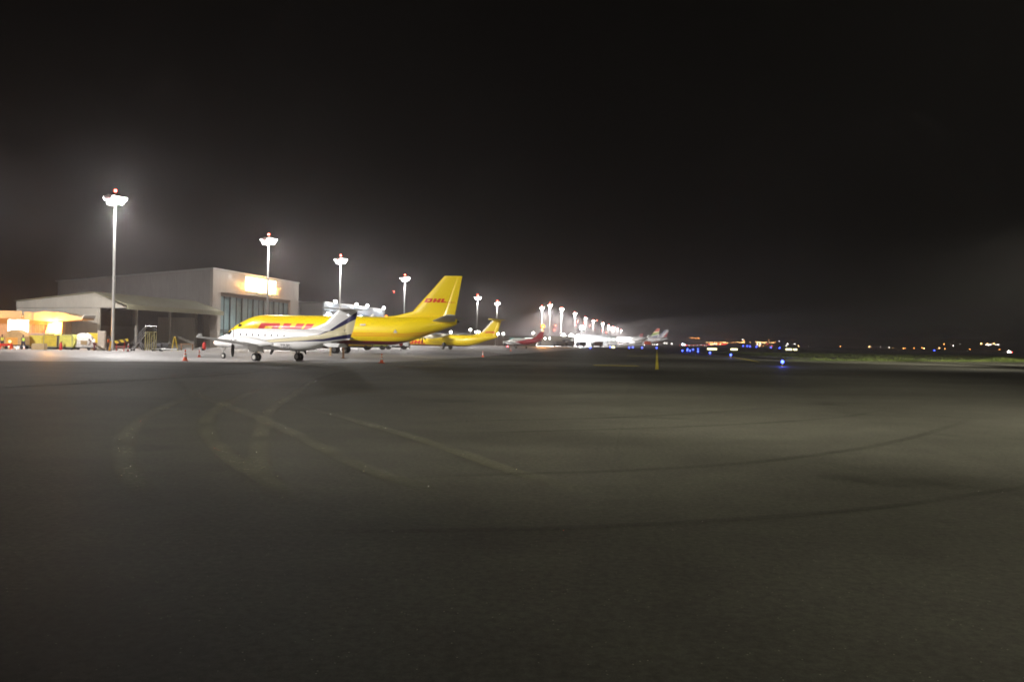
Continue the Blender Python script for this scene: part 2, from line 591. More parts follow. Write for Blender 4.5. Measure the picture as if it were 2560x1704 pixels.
def make_mast(name, label, loc, group, yaw=R(60), nlamp=3, arm=1.12):
    t = thing(name, label, 'light mast', loc, yaw, group)
    p = MB()
    H = MAST_H
    p.tube((0, 0, 0.25), (0, 0, H-0.2), 0.21, 0.14, 14)
    p.build('pole', M_GALV, t, True)
    MB().box((0, 0, 0.14), (0.9, 0.9, 0.28)).build('base_plinth', M_CONC, t)
    for z, arm, nlamp in ((H-0.05, arm, nlamp), (H-0.6, arm*0.6, 2)):
        f = MB()
        f.box((0, 0, z), (2*arm, 0.12, 0.12)).box((0, 0.5, z-0.1), (2*arm, 0.08, 0.08)).box((0, -0.5, z-0.1), (2*arm, 0.08, 0.08))
        for x in (-arm+0.1, -0.25, 0.25, arm-0.1):
            f.box((x, 0, z-0.08), (0.08, 1.1, 0.08))
        f.build('crossarm', M_GALV, t)
        for k in range(nlamp):
            x = -arm+0.4+k*(2*arm-0.8)/(nlamp-1)
            for sy in (-1, 1):
                ang = sy*R(42)
                h_ = MB().box((x, sy*0.74, z-0.28), (0.66, 0.46, 0.24), rx=ang).build('floodlight', M_STEEL, t)
                off = Matrix.Rotation(ang, 3, 'X') @ Vector((0, 0, -0.16))
                MB().box((x, sy*0.74+off.y, z-0.28+off.z), (0.58, 0.40, 0.06), rx=ang).build('lens', M_LENS, h_)
    MB().tube((0, 0, H-0.2), (0, 0, H+0.5), 0.04, n=6).build('lamp_stem', M_GALV, t)
    MB().ball((0, 0, H+0.62), 0.17).build('obstruction_light', M_REDLAMP, t, True)
    return t

def mast_lamps(t, power, halo, aim, size=R(118), blend=0.4, pair=True, col=COL_MAST):
    """the mast's own lamps: world-space aim"""
    inv = Matrix.Rotation(-t.rotation_euler.z, 3, 'Z')
    a = inv @ Vector(aim)
    xs = (-1.3, 1.3) if pair else (0,)
    for x in xs:
        l = light('SPOT', 'mast_lamp', (x, 0.0 if pair else -0.9, MAST_H-1.75), power/len(xs), col, t, 0.5, a, size, blend)
    if halo:
        light('POINT', 'mast_glow', (0.0, -1.25, MAST_H-0.75), halo, (1, 0.97, 0.94), t, 0.4)

APRON = Vector((0.988, -0.156, 0))
def down(tilt):
    return APRON*math.sin(R(tilt)) + Vector((0, 0, -math.cos(R(tilt))))

MAST_POS = [(-51.7, 107.0), (-44.5, 150), (-38.9, 186), (-31.3, 239), (-14.5, 341), (-7.3, 389)]
MAST_LAB = ['tallest-looking grey light mast beside the pallets at the open shed',
            'grey light mast standing in front of the hangar with the glowing sign',
            'grey light mast between the big hangar and the blue-lit building',
            'grey light mast rising behind the back of the big yellow jet',
            'grey light mast just in front of the small yellow plane tail',
            'grey light mast directly above the tail of the small yellow plane']
GM = 'light masts along the apron'
proto = None
for (x, y), lab in zip(MAST_POS, MAST_LAB):
    if proto is None:
        proto = m_ = make_mast('light_mast', lab, (x, y, 0), GM)
    else:
        m_ = copy_tree(proto)
        m_.location = (x, y, 0)
        m_['label'] = lab
    if y > 120: m_.rotation_euler.z = R(60-(y-107)*0.08)
for ob in [o for o in list(C.objects) if o.get('category') == 'light mast']:
    mast_lamps(ob, P_MAST, P_HALO, down(24))

for ob in [o for o in list(C.objects) if o.get('category') == 'light mast']:
    for yy, aim, pw, sz in ((150, (32, 38, -15), 70000, 52), (186, (45, 34, -16), 60000, 44)):
        if abs(ob.location.y-yy) < 1:
            inv = Matrix.Rotation(-ob.rotation_euler.z, 3, 'Z')
            light('SPOT', 'mast_lamp', inv @ Vector((1.2, 0.4, MAST_H-1.5)), pw, COL_MAST, ob, 0.5, inv @ Vector(aim), R(sz), 0.8)
FAR = [(1355, 767, 435), (1375, 761, 403), (1404, 770, 446), (1437, 782, 515), (1464, 794, 613), (1483, 801, 690), (1507, 807, 778),
       (1521, 813, 877), (1533, 817, 962), (1543, 821, 1075), (1552, 826, 1210)]
FAR_LAB = ['far light mast nearest the orange street lamp', 'brightest far light mast with the largest white glare', 'far light mast between the brightest one and the blue-white flood lamp',
           'far light mast above the blue-white flood lamp', 'far mast just past the blue-white flood lamp', 'far mast above the lit terminal roof end', 'far mast behind the white terminal, fourth from the row end plus one',
           'far mast fourth from the far end of the row', 'far mast third from the far end of the row', 'far mast second from the far end of the row', 'farthest mast closing the row of lights']
FAR_LAB[6] = 'far mast fifth from the far end of the row'
for (px, py, Y), lab in zip(FAR, FAR_LAB):
    m_ = copy_tree(proto)
    for ch in [c for c in m_.children if c.type == 'LIGHT']:
        bpy.data.objects.remove(ch)
    p = at_depth(px, py, Y)
    m_.location = (p.x, p.y, p.z-MAST_H+0.2 if abs(p.z-MAST_H) > 1.5 else 0)
    m_.location.z = 0
    m_.rotation_euler.z = R(10)
    m_['label'] = lab
    mast_lamps(m_, P_FAR*(2.2 if Y > 600 else 2.7), 3200, (0, 0, -1), R(156), 0.3, pair=False)
    if 600 < Y < 900:      # the stands beyond are lit by extra floods on these masts
        mast_lamps(m_, 480000, 0, Vector((118, 830, 6))-Vector((p.x, p.y, 18)), R(44), 0.6, pair=False)

# masts of the same row that stand outside the picture, and the one behind the camera
def off_mast(label, x, y, yaw, floods):
    m_ = copy_tree(proto)
    for ch in [c for c in m_.children if c.type == 'LIGHT']:
        bpy.data.objects.remove(ch)
    m_.location = (x, y, 0)
    m_['label'] = label
    m_.rotation_euler.z = yaw
    for pw, aim, size, blend, col in floods:
        inv = Matrix.Rotation(-yaw, 3, 'Z')
        a = inv @ Vector(aim)
        h_ = Vector((a.x, a.y, 0)).normalized()*1.3
        light('SPOT', 'mast_lamp', (h_.x, h_.y, MAST_H-1.3), pw, col, m_, 0.5, a, R(size), blend)
COL_WARM = (1.0, 0.955, 0.78)
def head(az, dep):
    return Vector((math.sin(R(az))*math.cos(R(dep)), math.cos(R(az))*math.cos(R(dep)), -math.sin(R(dep))))
off_mast('grey light mast next before the shed, out of view', -58.3, 66, R(60),
         [(18000, down(30), 114, 0.5, COL_MAST), (165000, Vector((48, 51, -16)), 38, 0.8, COL_MAST), (110000, Vector((37, 11, -17)), 32, 0.9, COL_MAST), (75000, Vector((-3, 40, -19)), 54, 0.8, COL_MAST)])
off_mast('grey light mast of the row close to the camera, out of view', -64.6, 24, R(60), [(7000, down(30), 114, 0.5, COL_MAST)])
off_mast('grey light mast behind the viewer', 12, -8, 0,
         [(P_BACK*k, head(az, 22), 45, 1.0, COL_WARM) for az, k in ((-48, 0.15), (-24, 0.5), (0, 0.95), (24, 0.95), (46, 0.8))]
         + [(16500, head(4, 44), 84, 1.0, COL_WARM), (85000, head(10, 10), 24, 0.9, COL_WARM), (85000, head(32, 10), 24, 0.9, COL_WARM)])
off_mast('added grey light mast right of the grass verge, out of view', 76, 96, R(60), [(180000, Vector((0.12, 0.9, -0.42)), 52, 0.9, COL_WARM), (130000, Vector((-0.6, 0.7, -0.42)), 52, 0.9, COL_WARM), (42000, Vector((-1, 0.05, -0.55)), 58, 1.0, COL_WARM)])  # unseen mast, added to brighten the verge and the far asphalt

# ================================================================ BUILDINGS
AX = math.atan2(TAXI.y, TAXI.x)

def cladding(name, col, pitch=0.35, rough=0.55):
    m, nt, b = new_mat(name)
    x, y, z = coords(nt)
    rib = E.op('FRACT', (x+y)*(1/pitch))
    n = noise(nt, 0.35, 5, stretch=(1, 1, 0.35))
    n2 = noise(nt, 3.0, 4, stretch=(1, 1, 0.15))
    c = ramp(nt, n, (0.3, tuple(k*0.84 for k in col)), (0.7, col))
    t = nt.nodes.new("ShaderNodeMixRGB")
    t.blend_type = 'MULTIPLY'
    t.inputs[0].default_value = 1
    nt.links.new(c, t.inputs[1])
    nt.links.new(ramp(nt, n2, (0.25, 0.88), (0.7, 1.04)), t.inputs[2])
    nt.links.new(t.outputs[0], b.inputs['Base Color'])
    b.inputs['Roughness'].default_value = rough
    bp = nt.nodes.new("ShaderNodeBump")
    bp.inputs['Strength'].default_value = 0.6
    bp.inputs['Distance'].default_value = 0.04
    nt.links.new(E.op('PINGPONG', rib, 0.5).v, bp.inputs['Height'])
    nt.links.new(bp.outputs[0], b.inputs['Normal'])
    return m

M_CLAD = cladding("grey_cladding", (0.33, 0.315, 0.295))
M_CLADF = cladding("beige_front_cladding", (0.42, 0.38, 0.33))
M_ROOFG = cladding("olive_roof_sheet", (0.27, 0.26, 0.18))
M_SHEDW = cladding("pale_shed_cladding", (0.58, 0.55, 0.48))

# ---- big hangar
h = thing('hangar', 'big grey hangar with tall teal sliding doors and a glowing sign', 'hangar', (-52.3, 144, 0), AX)
L, D, HF, HB = 36.3, 30.0, 13.7, 11.2
fw = MB()
fw.span((0, 0, 0), (2.8, 0.5, HF)).span((32.3, 0, 0), (L, 0.5, HF)).span((2.8, 0, 9.85), (32.3, 0.5, HF))
fw.build('front_wall', M_CLADF, h)
MB().prism([(0.5, 0), (D, 0), (D, HB), (0.5, HF-0.03)], 'x', 0.02, 0.35).build('side_wall', M_CLAD, h)
MB().prism([(0.5, 0), (D, 0), (D, HB), (0.5, HF-0.03)], 'x', L-0.35, L-0.02).build('side_wall', M_CLAD, h)
MB().span((0.35, D-0.3, 0), (L-0.35, D-0.02, HB-0.2)).build('back_wall', M_CLAD, h)
MB().prism([(-0.15, HF+0.02), (D+0.3, HB+0.02), (D+0.3, HB+0.25), (-0.15, HF+0.25)], 'x', -0.2, L+0.2).build('roof', M_GALV, h)
MD = plain("teal_door_sheet", (0.20, 0.29, 0.30), 0.35, vary=0.25, scale=0.6)
ML = plain("door_rail", (0.05, 0.065, 0.07), 0.5)
nd = 13
for k in range(nd):
    x0 = 2.8+k*29.5/nd
    dp = MB().span((x0+0.08, 0.62+0.14*(k % 2), 0.05), (x0+29.5/nd-0.08, 0.70+0.14*(k % 2), 9.2)).build('door_panel', MD, h)
    MB().span((x0-0.06, 0.50, 0.03), (x0+0.10, 0.60, 9.22)).build('door_stile', ML, dp)
rl = MB().span((2.8, 0.44, 9.22), (32.3, 0.98, 9.84))
rl.build('door_head', plain("door_head_paint", (0.24, 0.19, 0.15), 0.6), h)
MB().span((2.82, 0.46, 3.0), (32.28, 0.595, 3.2)).build('door_rail', ML, h)
# illuminated sign with two flood lamps on brackets
M_SIGN = emit("hangar_sign_face", (1.0, 0.80, 0.45), 6.0, 'FRONT')
sgn = MB().span((11.9, -0.32, 10.7), (24.4, -0.02, 13.3)).build('lit_sign', M_SIGN, h)
for x in (14, 18, 22.5):
    MB().tube((x, -0.02, 10.3), (x, -1.3, 10.2), 0.05, n=6).box((x, -1.4, 10.25), (0.5, 0.35, 0.25)).build('sign_bracket', M_STEEL, h)
    light('SPOT', 'sign_fringe_lamp', (x, -1.4, 10.45), 3600, (1.0, 0.50, 0.16), h, 0.15, (0, 0.8, 0.9), R(120), 0.6)
for x, z in ((11.0, 12.0), (25.3, 12.0), (18, 13.75)):  # fixtures added to give the wall an orange fringe around the sign
    MB().tube((x, 0.0, z), (x, -0.75, z), 0.04, n=6).box((x, -0.8, z), (0.3, 0.25, 0.2)).build('sign_bracket', M_STEEL, h)
    light('POINT', 'sign_fringe_lamp', (x, -1.0, z-0.25), 520, (1.0, 0.46, 0.10), h, 0.15)
# small worklight spotting above

# ---- open-fronted shed leaning against the hangar
s = thing('open_shed', 'low pale shed with olive roof and dark open front beside the hangar', 'shed', (-54.5, 116.4, 0), AX)
LS = 27.0
EZ, RZ, BZ = 6.15, 7.9, 6.5
MB().prism([(-0.3, EZ-0.02), (4.8, RZ), (4.8, RZ+0.14), (-0.3, EZ+0.14)], 'x', -0.25, LS).build('roof', M_ROOFG, s)
MB().prism([(4.8, RZ), (17.3, BZ), (17.3, BZ+0.14), (4.8, RZ+0.14)], 'x', -0.25, LS).build('roof', M_ROOFG, s)
MB().span((-0.2, -0.36, EZ-0.55), (LS, -0.31, EZ+0.1)).build('fascia', plain("olive_fascia", (0.30, 0.29, 0.19), 0.6), s)
MB().prism([(-0.25, EZ-0.35), (0.0, EZ-0.25), (4.8, RZ-0.03), (17.2, BZ-0.03), (17.2, BZ-0.9), (4.3, EZ-0.35)], 'x', 0.0, 0.12).build('gable_panel', M_SHEDW, s)
MB().prism([(4.3, 0), (17.2, 0), (17.2, BZ-0.95), (4.3, EZ-0.40)], 'x', 0.02, 0.2).build('end_wall', M_SHEDW, s)
MB().span((0.2, 16.9, 0), (LS, 17.1, BZ-0.1)).build('back_wall', plain("dark_shed_wall", (0.16, 0.145, 0.13), 0.8), s)
MB().span((0.2, 15.9, 0), (LS, 16.85, 3.4)).build('block_wall', plain("grey_block_wall", (0.24, 0.23, 0.22), 0.9), s)
for x in (0.3, 9, 18, 26.2):
    MB().span((x-0.15, 4.1, 0), (x+0.15, 4.4, RZ-0.4)).build('post', M_SHEDW, s)
for x in (4, 8, 12, 16, 20, 24):
    MB().prism([(0.0, EZ-0.1), (4.8, RZ-0.05), (16.8, BZ-0.05), (16.8, BZ-0.35), (4.8, RZ-0.4), (0.0, EZ-0.35)], 'x', x-0.07, x+0.07).build('rafter', M_STEEL, s)
# pale partition at the hangar end with a brick pier in front
MB().span((20.6, 1.4, 0), (20.8, 8, 5.0)).build('partition', M_SHEDW, s)
MB().span((24.0, 0.5, 0), (26.4, 1.8, 5.6)).build('pier', plain("brown_pier", (0.20, 0.17, 0.14), 0.8), s)

# ---- small flat-roofed cargo office, sodium lit
YC = 113.0
def cx(px): return (px-1280)/FPX*YC
o = thing('cargo_office', 'small flat-roofed cargo office with orange-lit eaves and glaring doorway', 'building', (0, 0, 0))
M_TAN = plain("tan_render", (0.45, 0.33, 0.22), 0.8, vary=0.2)
M_SOFF = plain("cream_fascia", (0.62, 0.47, 0.28), 0.7)
xl, xr = cx(-120), cx(133)
d0, d1 = cx(18), cx(71)
wl = MB()
wl.span((xl, YC, 0), (d0, YC+0.25, 4.2)).span((d1, YC, 0), (xr, YC+0.25, 4.2)).span((d0, YC, 3.9), (d1, YC+0.25, 4.2))
wl.span((xl, YC+0.25, 0), (xl+0.25, YC+9, 4.2)).span((xr-0.25, YC+0.25, 0), (xr, YC+9, 4.2)).span((xl+0.25, YC+8.75, 0), (xr-0.25, YC+9, 4.2))
wl.build('wall', M_TAN, o)
MB().span((xl-0.3, YC-2.2, 4.25), (cx(78), YC+9.4, 4.4)).span((cx(78), YC-1.8, 4.22), (xr+0.4, YC+9.4, 4.37)).build('roof', M_GALV, o)
MB().span((xl-0.3, YC-2.3, 3.95), (cx(77.5), YC-2.21, 4.95)).build('fascia', M_SOFF, o)
MB().span((cx(79), YC-1.9, 3.75), (cx(104), YC-1.81, 4.85)).build('fascia', M_SOFF, o)
rm = MB()
rm.span((d0-1.0, YC+4.0, 0), (d1+1.0, YC+4.1, 3.9)).span((d0-1.0, YC+0.26, 3.8), (d1+1.0, YC+4.0, 3.89))
rm.span((d0-1.0, YC+0.26, 0), (d0-0.9, YC+4.0, 3.8)).span((d1+0.9, YC+0.26, 0), (d1+1.0, YC+4.0, 3.8))
rm.build('lit_room', M_WHITE, o)
lt = MB().span((d0+0.3, YC+1.6, 3.66), (d1-0.3, YC+2.2, 3.74)).build('ceiling_light', emit("office_tube_light", (1, 0.97, 0.95), 14), o)
light('POINT', 'room_lamp', ((d0+d1)/2, YC+1.8, 3.2), 1500, (1, 0.95, 0.95), o, 0.3)
for k in range(4):
    xx = cx(84+k*10)
    MB().span((xx-0.2, YC-0.08, 2.1), (xx+0.2, YC-0.01, 3.2)).build('shutter', plain("brown_shutter", (0.30, 0.19, 0.12), 0.7), o)

# ---- tapered canopy on a bright pillar beside it
cpy = thing('loading_canopy', 'flat canopy on one thick pillar glaring under an orange lamp', 'canopy', (cx(152), YC-2.0, 0))
MB().prism([(-1.4, 0), (0.95, 0), (0.95, 2.2), (1.05, 3.6), (-0.75, 3.6), (-1.2, 2.2)], 'y', 0.4, 1.3).build('pillar', M_SOFF, cpy)
MB().prism([(-2.6, 3.75), (0, 3.61), (3.85, 3.95), (4.0, 4.15), (1.2, 4.85), (-0.9, 5.0), (-2.6, 4.75)], 'y', 0.0, 3.2).build('roof_slab', M_SOFF, cpy)
MB().box((4.0, 1.6, 4.35), (0.08, 3.2, 0.5), ry=R(25)).build('end_flashing', M_WHITE, cpy)
bk = MB().tube((0, -0.6, 3.5), (0, 0.4, 3.5), 0.04, n=6).box((0, -0.7, 3.5), (0.5, 0.3, 0.2)).build('lamp_bracket', M_STEEL, cpy)
MB().box((0, -0.7, 3.37), (0.44, 0.26, 0.05)).build('lamp_lens', M_SODLAMP, bk)
light('POINT', 'sodium_lamp', (0.0, -0.75, 3.05), 4200, COL_SODIUM, cpy, 0.22)
light('POINT', 'sodium_lamp', (-8.0, -3.2, 3.4), 650, COL_SODIUM, cpy, 0.2)

# ---- second hangar, white lit front under roof lamps
b2 = thing('lit_hangar', 'blue-white lit building with floodlights along its roof edge', 'hangar', (-47, 206, 0), AX)
L2, H2 = 49.0, 10.8
M_PBLUE = cladding("pale_blue_cladding", (0.48, 0.54, 0.60))
MB().span((0, 0, 8.7), (L2, 0.4, H2)).build('fascia', M_PBLUE, b2)
MB().span((0, 0.4, 0), (0.3, 26, H2-0.2)).span((L2-0.3, 0.4, 0), (L2, 26, H2-0.2)).span((0.3, 25.7, 0), (L2-0.3, 26, H2-0.2)).build('wall', M_CLAD, b2)
MB().span((-0.2, -0.2, H2+0.01), (L2+0.2, 26.2, H2+0.22)).build('roof', M_GALV, b2)
MW = plain("white_door_sheet", (0.80, 0.82, 0.84), 0.5, vary=0.08)
for k in range(8):
    x0 = k*L2/8
    MB().span((x0+0.12, 0.5, 0.02), (x0+L2/8-0.12, 0.65, 8.6)).build('door_panel', MW, b2)
for x in (4.5, 20, 29, 44):
    fb = MB().tube((x, 0.1, H2+0.2), (x, -0.9, H2+0.6), 0.05, n=6).box((x, -1.0, H2+0.55), (0.5, 0.3, 0.3), rx=R(25)).build('roof_floodlight', M_STEEL, b2)
    MB().ball((x, -1.25, H2+0.45), 0.36).build('lens', M_LENS, fb, True)
    light('SPOT', 'roof_lamp', (x, -1.6, 8.4), 22000, (0.80, 0.90, 1.0), b2, 0.3, (0, 0.6, -1), R(130), 0.5)
    light('POINT', 'roof_glow', (x, -3.2, H2+0.8), 450, (0.85, 0.93, 1.0), b2, 0.3)
MB().ball((L2+0.4, -0.4, 8.9), 0.45).build('end_lamp', M_SODLAMP, b2, True)
# grey store between the hangars
b3 = thing('store_building', 'plain grey store wall between the two hangars', 'building', (-52.5, 192, 0), AX)
MB().span((-4, 2, 0), (13, 14, 10.7)).build('wall', M_CLAD, b3)
MB().span((-4.2, 1.8, 10.71), (13.1, 14.2, 10.95)).build('roof', M_GALV, b3)
for x in (-1, 5):
    MB().box((x, 1.7, 10.3), (1.2, 0.25, 0.25)).build('strip_light', emit("strip_light_tube", (0.9, 0.95, 1.0), 3), b3)

# ---- low buildings further along
def low_building(name, label, px0, px1, ytop, Y, mat, win=None, roofm=M_GALV, deep=14):
    a, c = at_depth(px0, ytop, Y), at_depth(px1, ytop, Y)
    t = thing(name, label, 'building', (a.x, Y, 0))
    wd, ht = c.x-a.x, (a.z+c.z)/2
    MB().span((0, 0, 0), (wd, deep, ht)).build('wall', mat, t)
    MB().span((-0.4, -0.8, ht+0.01), (wd+0.4, deep+0.4, ht+0.3)).build('roof', roofm, t)
    for (f0, f1, z0, z1, m) in (win or []):
        MB().span((wd*f0, -0.07, z0), (wd*f1, -0.01, z1)).build('window', m, t)
    return t
M_WINW = emit("lit_window_white", (0.95, 1.0, 0.92), 2.2)
M_WINT = emit("lit_window_teal", (0.45, 0.9, 0.85), 0.5)
M_BEIGE = plain("beige_render", (0.44, 0.42, 0.34), 0.8)
low_building('apron_office', 'low grey office behind the small yellow plane with teal windows', 1095, 1236, 838.0, 330, M_CLAD,
             [(0.05, 0.35, 2.0, 3.4, M_WINT), (0.45, 0.75, 2.0, 3.4, M_WINT)])
low_building('arrivals_block', 'low grey block with a white lit window behind the red plane', 1240, 1340, 841.5, 330, M_CLAD,
             [(0.34, 0.46, 2.3, 3.3, M_WINT), (0.52, 0.62, 2.3, 3.3, M_WINT), (0.72, 0.93, 2.3, 3.4, M_WINW)])
low_building('beige_block', 'low beige block between the red plane and the white terminal', 1345, 1432, 841, 390, M_BEIGE,
             [(0.04, 0.10, 0, 2.2, M_DARK), (0.7, 0.95, 0, 3.0, M_DARK)])
tm = low_building('terminal', 'brightly lit long white terminal under the blue-white flood lamp', 1437, 1540, 839.5, 560, M_WHITE,
                  [(0.02+0.098*k, 0.09+0.098*k, 3.2, 5.0, M_WINW) for k in range(10)], M_WHITE, 20)
light('SPOT', 'terminal_lamp', (6, -9, 9), 26000, (0.92, 0.96, 1.0), tm, 0.4, (0.1, 1, -0.5), R(150), 0.5)
# tensile sails over the terminal entrance
for k, (px, py) in enumerate([(1408, 836), (1428, 836.5), (1446, 837.5)]):
    p = at_depth(px, py, 455)
    t = thing('sail_canopy', ['white peaked sail roof nearest the beige block', 'white peaked sail roof in the middle of three', 'white peaked sail roof nearest the bright flood lamp'][k], 'canopy', (p.x, 455, 0), 0, 'white sail roofs')
    z = p.z
    MB().rings([[(-2.2, -2, z-1.3), (2.2, -2, z-1.3), (2.2, 2, z-1.3), (-2.2, 2, z-1.3)], [(-1.2, -1.2, z-0.3), (1.2, -1.2, z-0.3), (1.2, 1.2, z-0.3), (-1.2, 1.2, z-0.3)], [(-0.3, -0.3, z+0.8), (0.3, -0.3, z+0.8), (0.3, 0.3, z+0.8), (-0.3, 0.3, z+0.8)]]).build('fabric', M_WHITE, t)
    MB().tube((0, 0, 0), (0, 0, z-0.4), 0.12, n=8).build('post', M_GALV, t)
    light('POINT', 'sail_lamp', (0, -4, z-0.6), 1300, (1, 0.98, 0.95), t, 0.2)

# ================================================================ AIRCRAFT
def superring(x, zc, hw, hz, n=28, e=2.3):
    out = []
    for k in range(n):
        a = 2*math.pi*k/n
        c, s_ = math.cos(a), math.sin(a)
        out.append((x, hw*math.copysign(abs(c)**(2/e), c), zc+hz*math.copysign(abs(s_)**(2/e), s_)))
    return out

def interp_stations(st, n=60):
    xs = [q[0] for q in st]
    out = []
    x0, x1 = xs[0], xs[-1]
    for i in range(n+1):
        # denser at the ends
        t = 0.5-0.5*math.cos(math.pi*i/n)
        x = x0+(x1-x0)*t
        for a, b_ in zip(st, st[1:]):
            if (a[0]-x)*(b_[0]-x) <= 1e-9: break
        u = 0 if a[0] == b_[0] else (x-a[0])/(b_[0]-a[0])
        out.append((x,)+tuple(p+(q-p)*u for p, q in zip(a[1:], b_[1:])))
    return out

AIRF = [(0, 0), (0.06, 0.55), (0.25, 1), (0.6, 0.75), (1, 0.04), (0.6, -0.35), (0.25, -0.6), (0.06, -0.4)]
def foil(mb, secs, up=(0, 0, 1)):
    """secs: (leading-edge point, chord, thickness); chord runs to -x"""
    up = Vector(up)
    rs = []
    for le, ch, th in secs:
        le = Vector(le)
        rs.append([le + Vector((-u*ch, 0, 0)) + up*(v*th/1.6) for u, v in AIRF])
    return mb.rings(rs)

def wheel(parent, c, r, wd, rim=M_RIM):
    t = MB().lathe(c, [(r*0.55, -wd/2), (r*0.86, -wd/2), (r, -wd*0.28), (r, wd*0.28), (r*0.86, wd/2), (r*0.55, wd/2)], 'Y', 20).build('wheel', M_RUBBER, parent, True)
    MB().lathe(c, [(0.02, -wd*0.52), (r*0.54, -wd*0.52), (r*0.54, wd*0.52), (0.02, wd*0.52)], 'Y', 16).build('wheel_rim', rim, parent, True)
    return t

def propeller(parent, c, dia, nb, a0, mat=M_DARK, tips=None):
    p = MB()
    c = Vector(c)
    p.lathe(c, [(0.02, 0.42), (0.13, 0.32), (0.2, 0.12), (0.22, -0.1)], 'X', 14)
    for k in range(nb):
        a = a0+2*math.pi*k/nb
        d = Vector((0, math.cos(a), math.sin(a)))
        tt = Vector((0, -math.sin(a), math.cos(a)))
        rs = []
        for f_, wd in ((0.12, 0.10), (0.35, 0.17), (0.7, 0.16), (0.97, 0.10), (1.0, 0.05)):
            q = c+d*(dia/2*f_)
            ax_ = (tt*math.cos(R(35))+Vector((1, 0, 0))*math.sin(R(35)))*wd
            nn = ax_.cross(d).normalized()*0.018
            rs.append([q-ax_*0.9, q+nn, q+ax_*0.9, q-nn])
        p.rings(rs)
    return p.build('propeller', mat, parent, True)

YELLOW = (0.86, 0.64, 0.004)
REDL = (0.62, 0.015, 0.015)

def dhl_mask(x, y, z, x0, z0, hgt, wid, port_only=True):
    """slanted red letters D H L laid along the side from x0 (front) aft; hgt tall, wid long"""
    v = (z-z0)*(1/hgt)                       # 0..1 bottom to top
    u = (x0-x)*(1/wid) - v*0.10              # 0..1 front to aft, slanted
    inv = v.between(0.0, 1.0)
    def bar(a, b, lo=0.0, hi=1.0): return u.between(a, b)*v.between(lo, hi)
    D = bar(0.0, 0.37) * (1 - u.between(0.115, 0.25)*v.between(0.36, 0.66)) * (1 - u.lt(0.0))
    D = D * (1 - (u*1.0 + E.op('ABSOLUTE', v-0.5)*0.12).gt(0.40))
    Hm = bar(0.42, 0.56).mx(bar(0.65, 0.79)).mx(bar(0.42, 0.79, 0.30, 0.62))
    Lm = bar(0.83, 0.965).mx(bar(0.83, 1.10, 0.0, 0.30))
    m = D.mx(Hm).mx(Lm)*inv
    return m*y.gt(0) if port_only else m

def paint(b, coat=0.35, rough=0.32):
    b.inputs['Roughness'].default_value = rough
    b.inputs['Coat Weight'].default_value = coat
    b.inputs['Coat Roughness'].default_value = 0.12

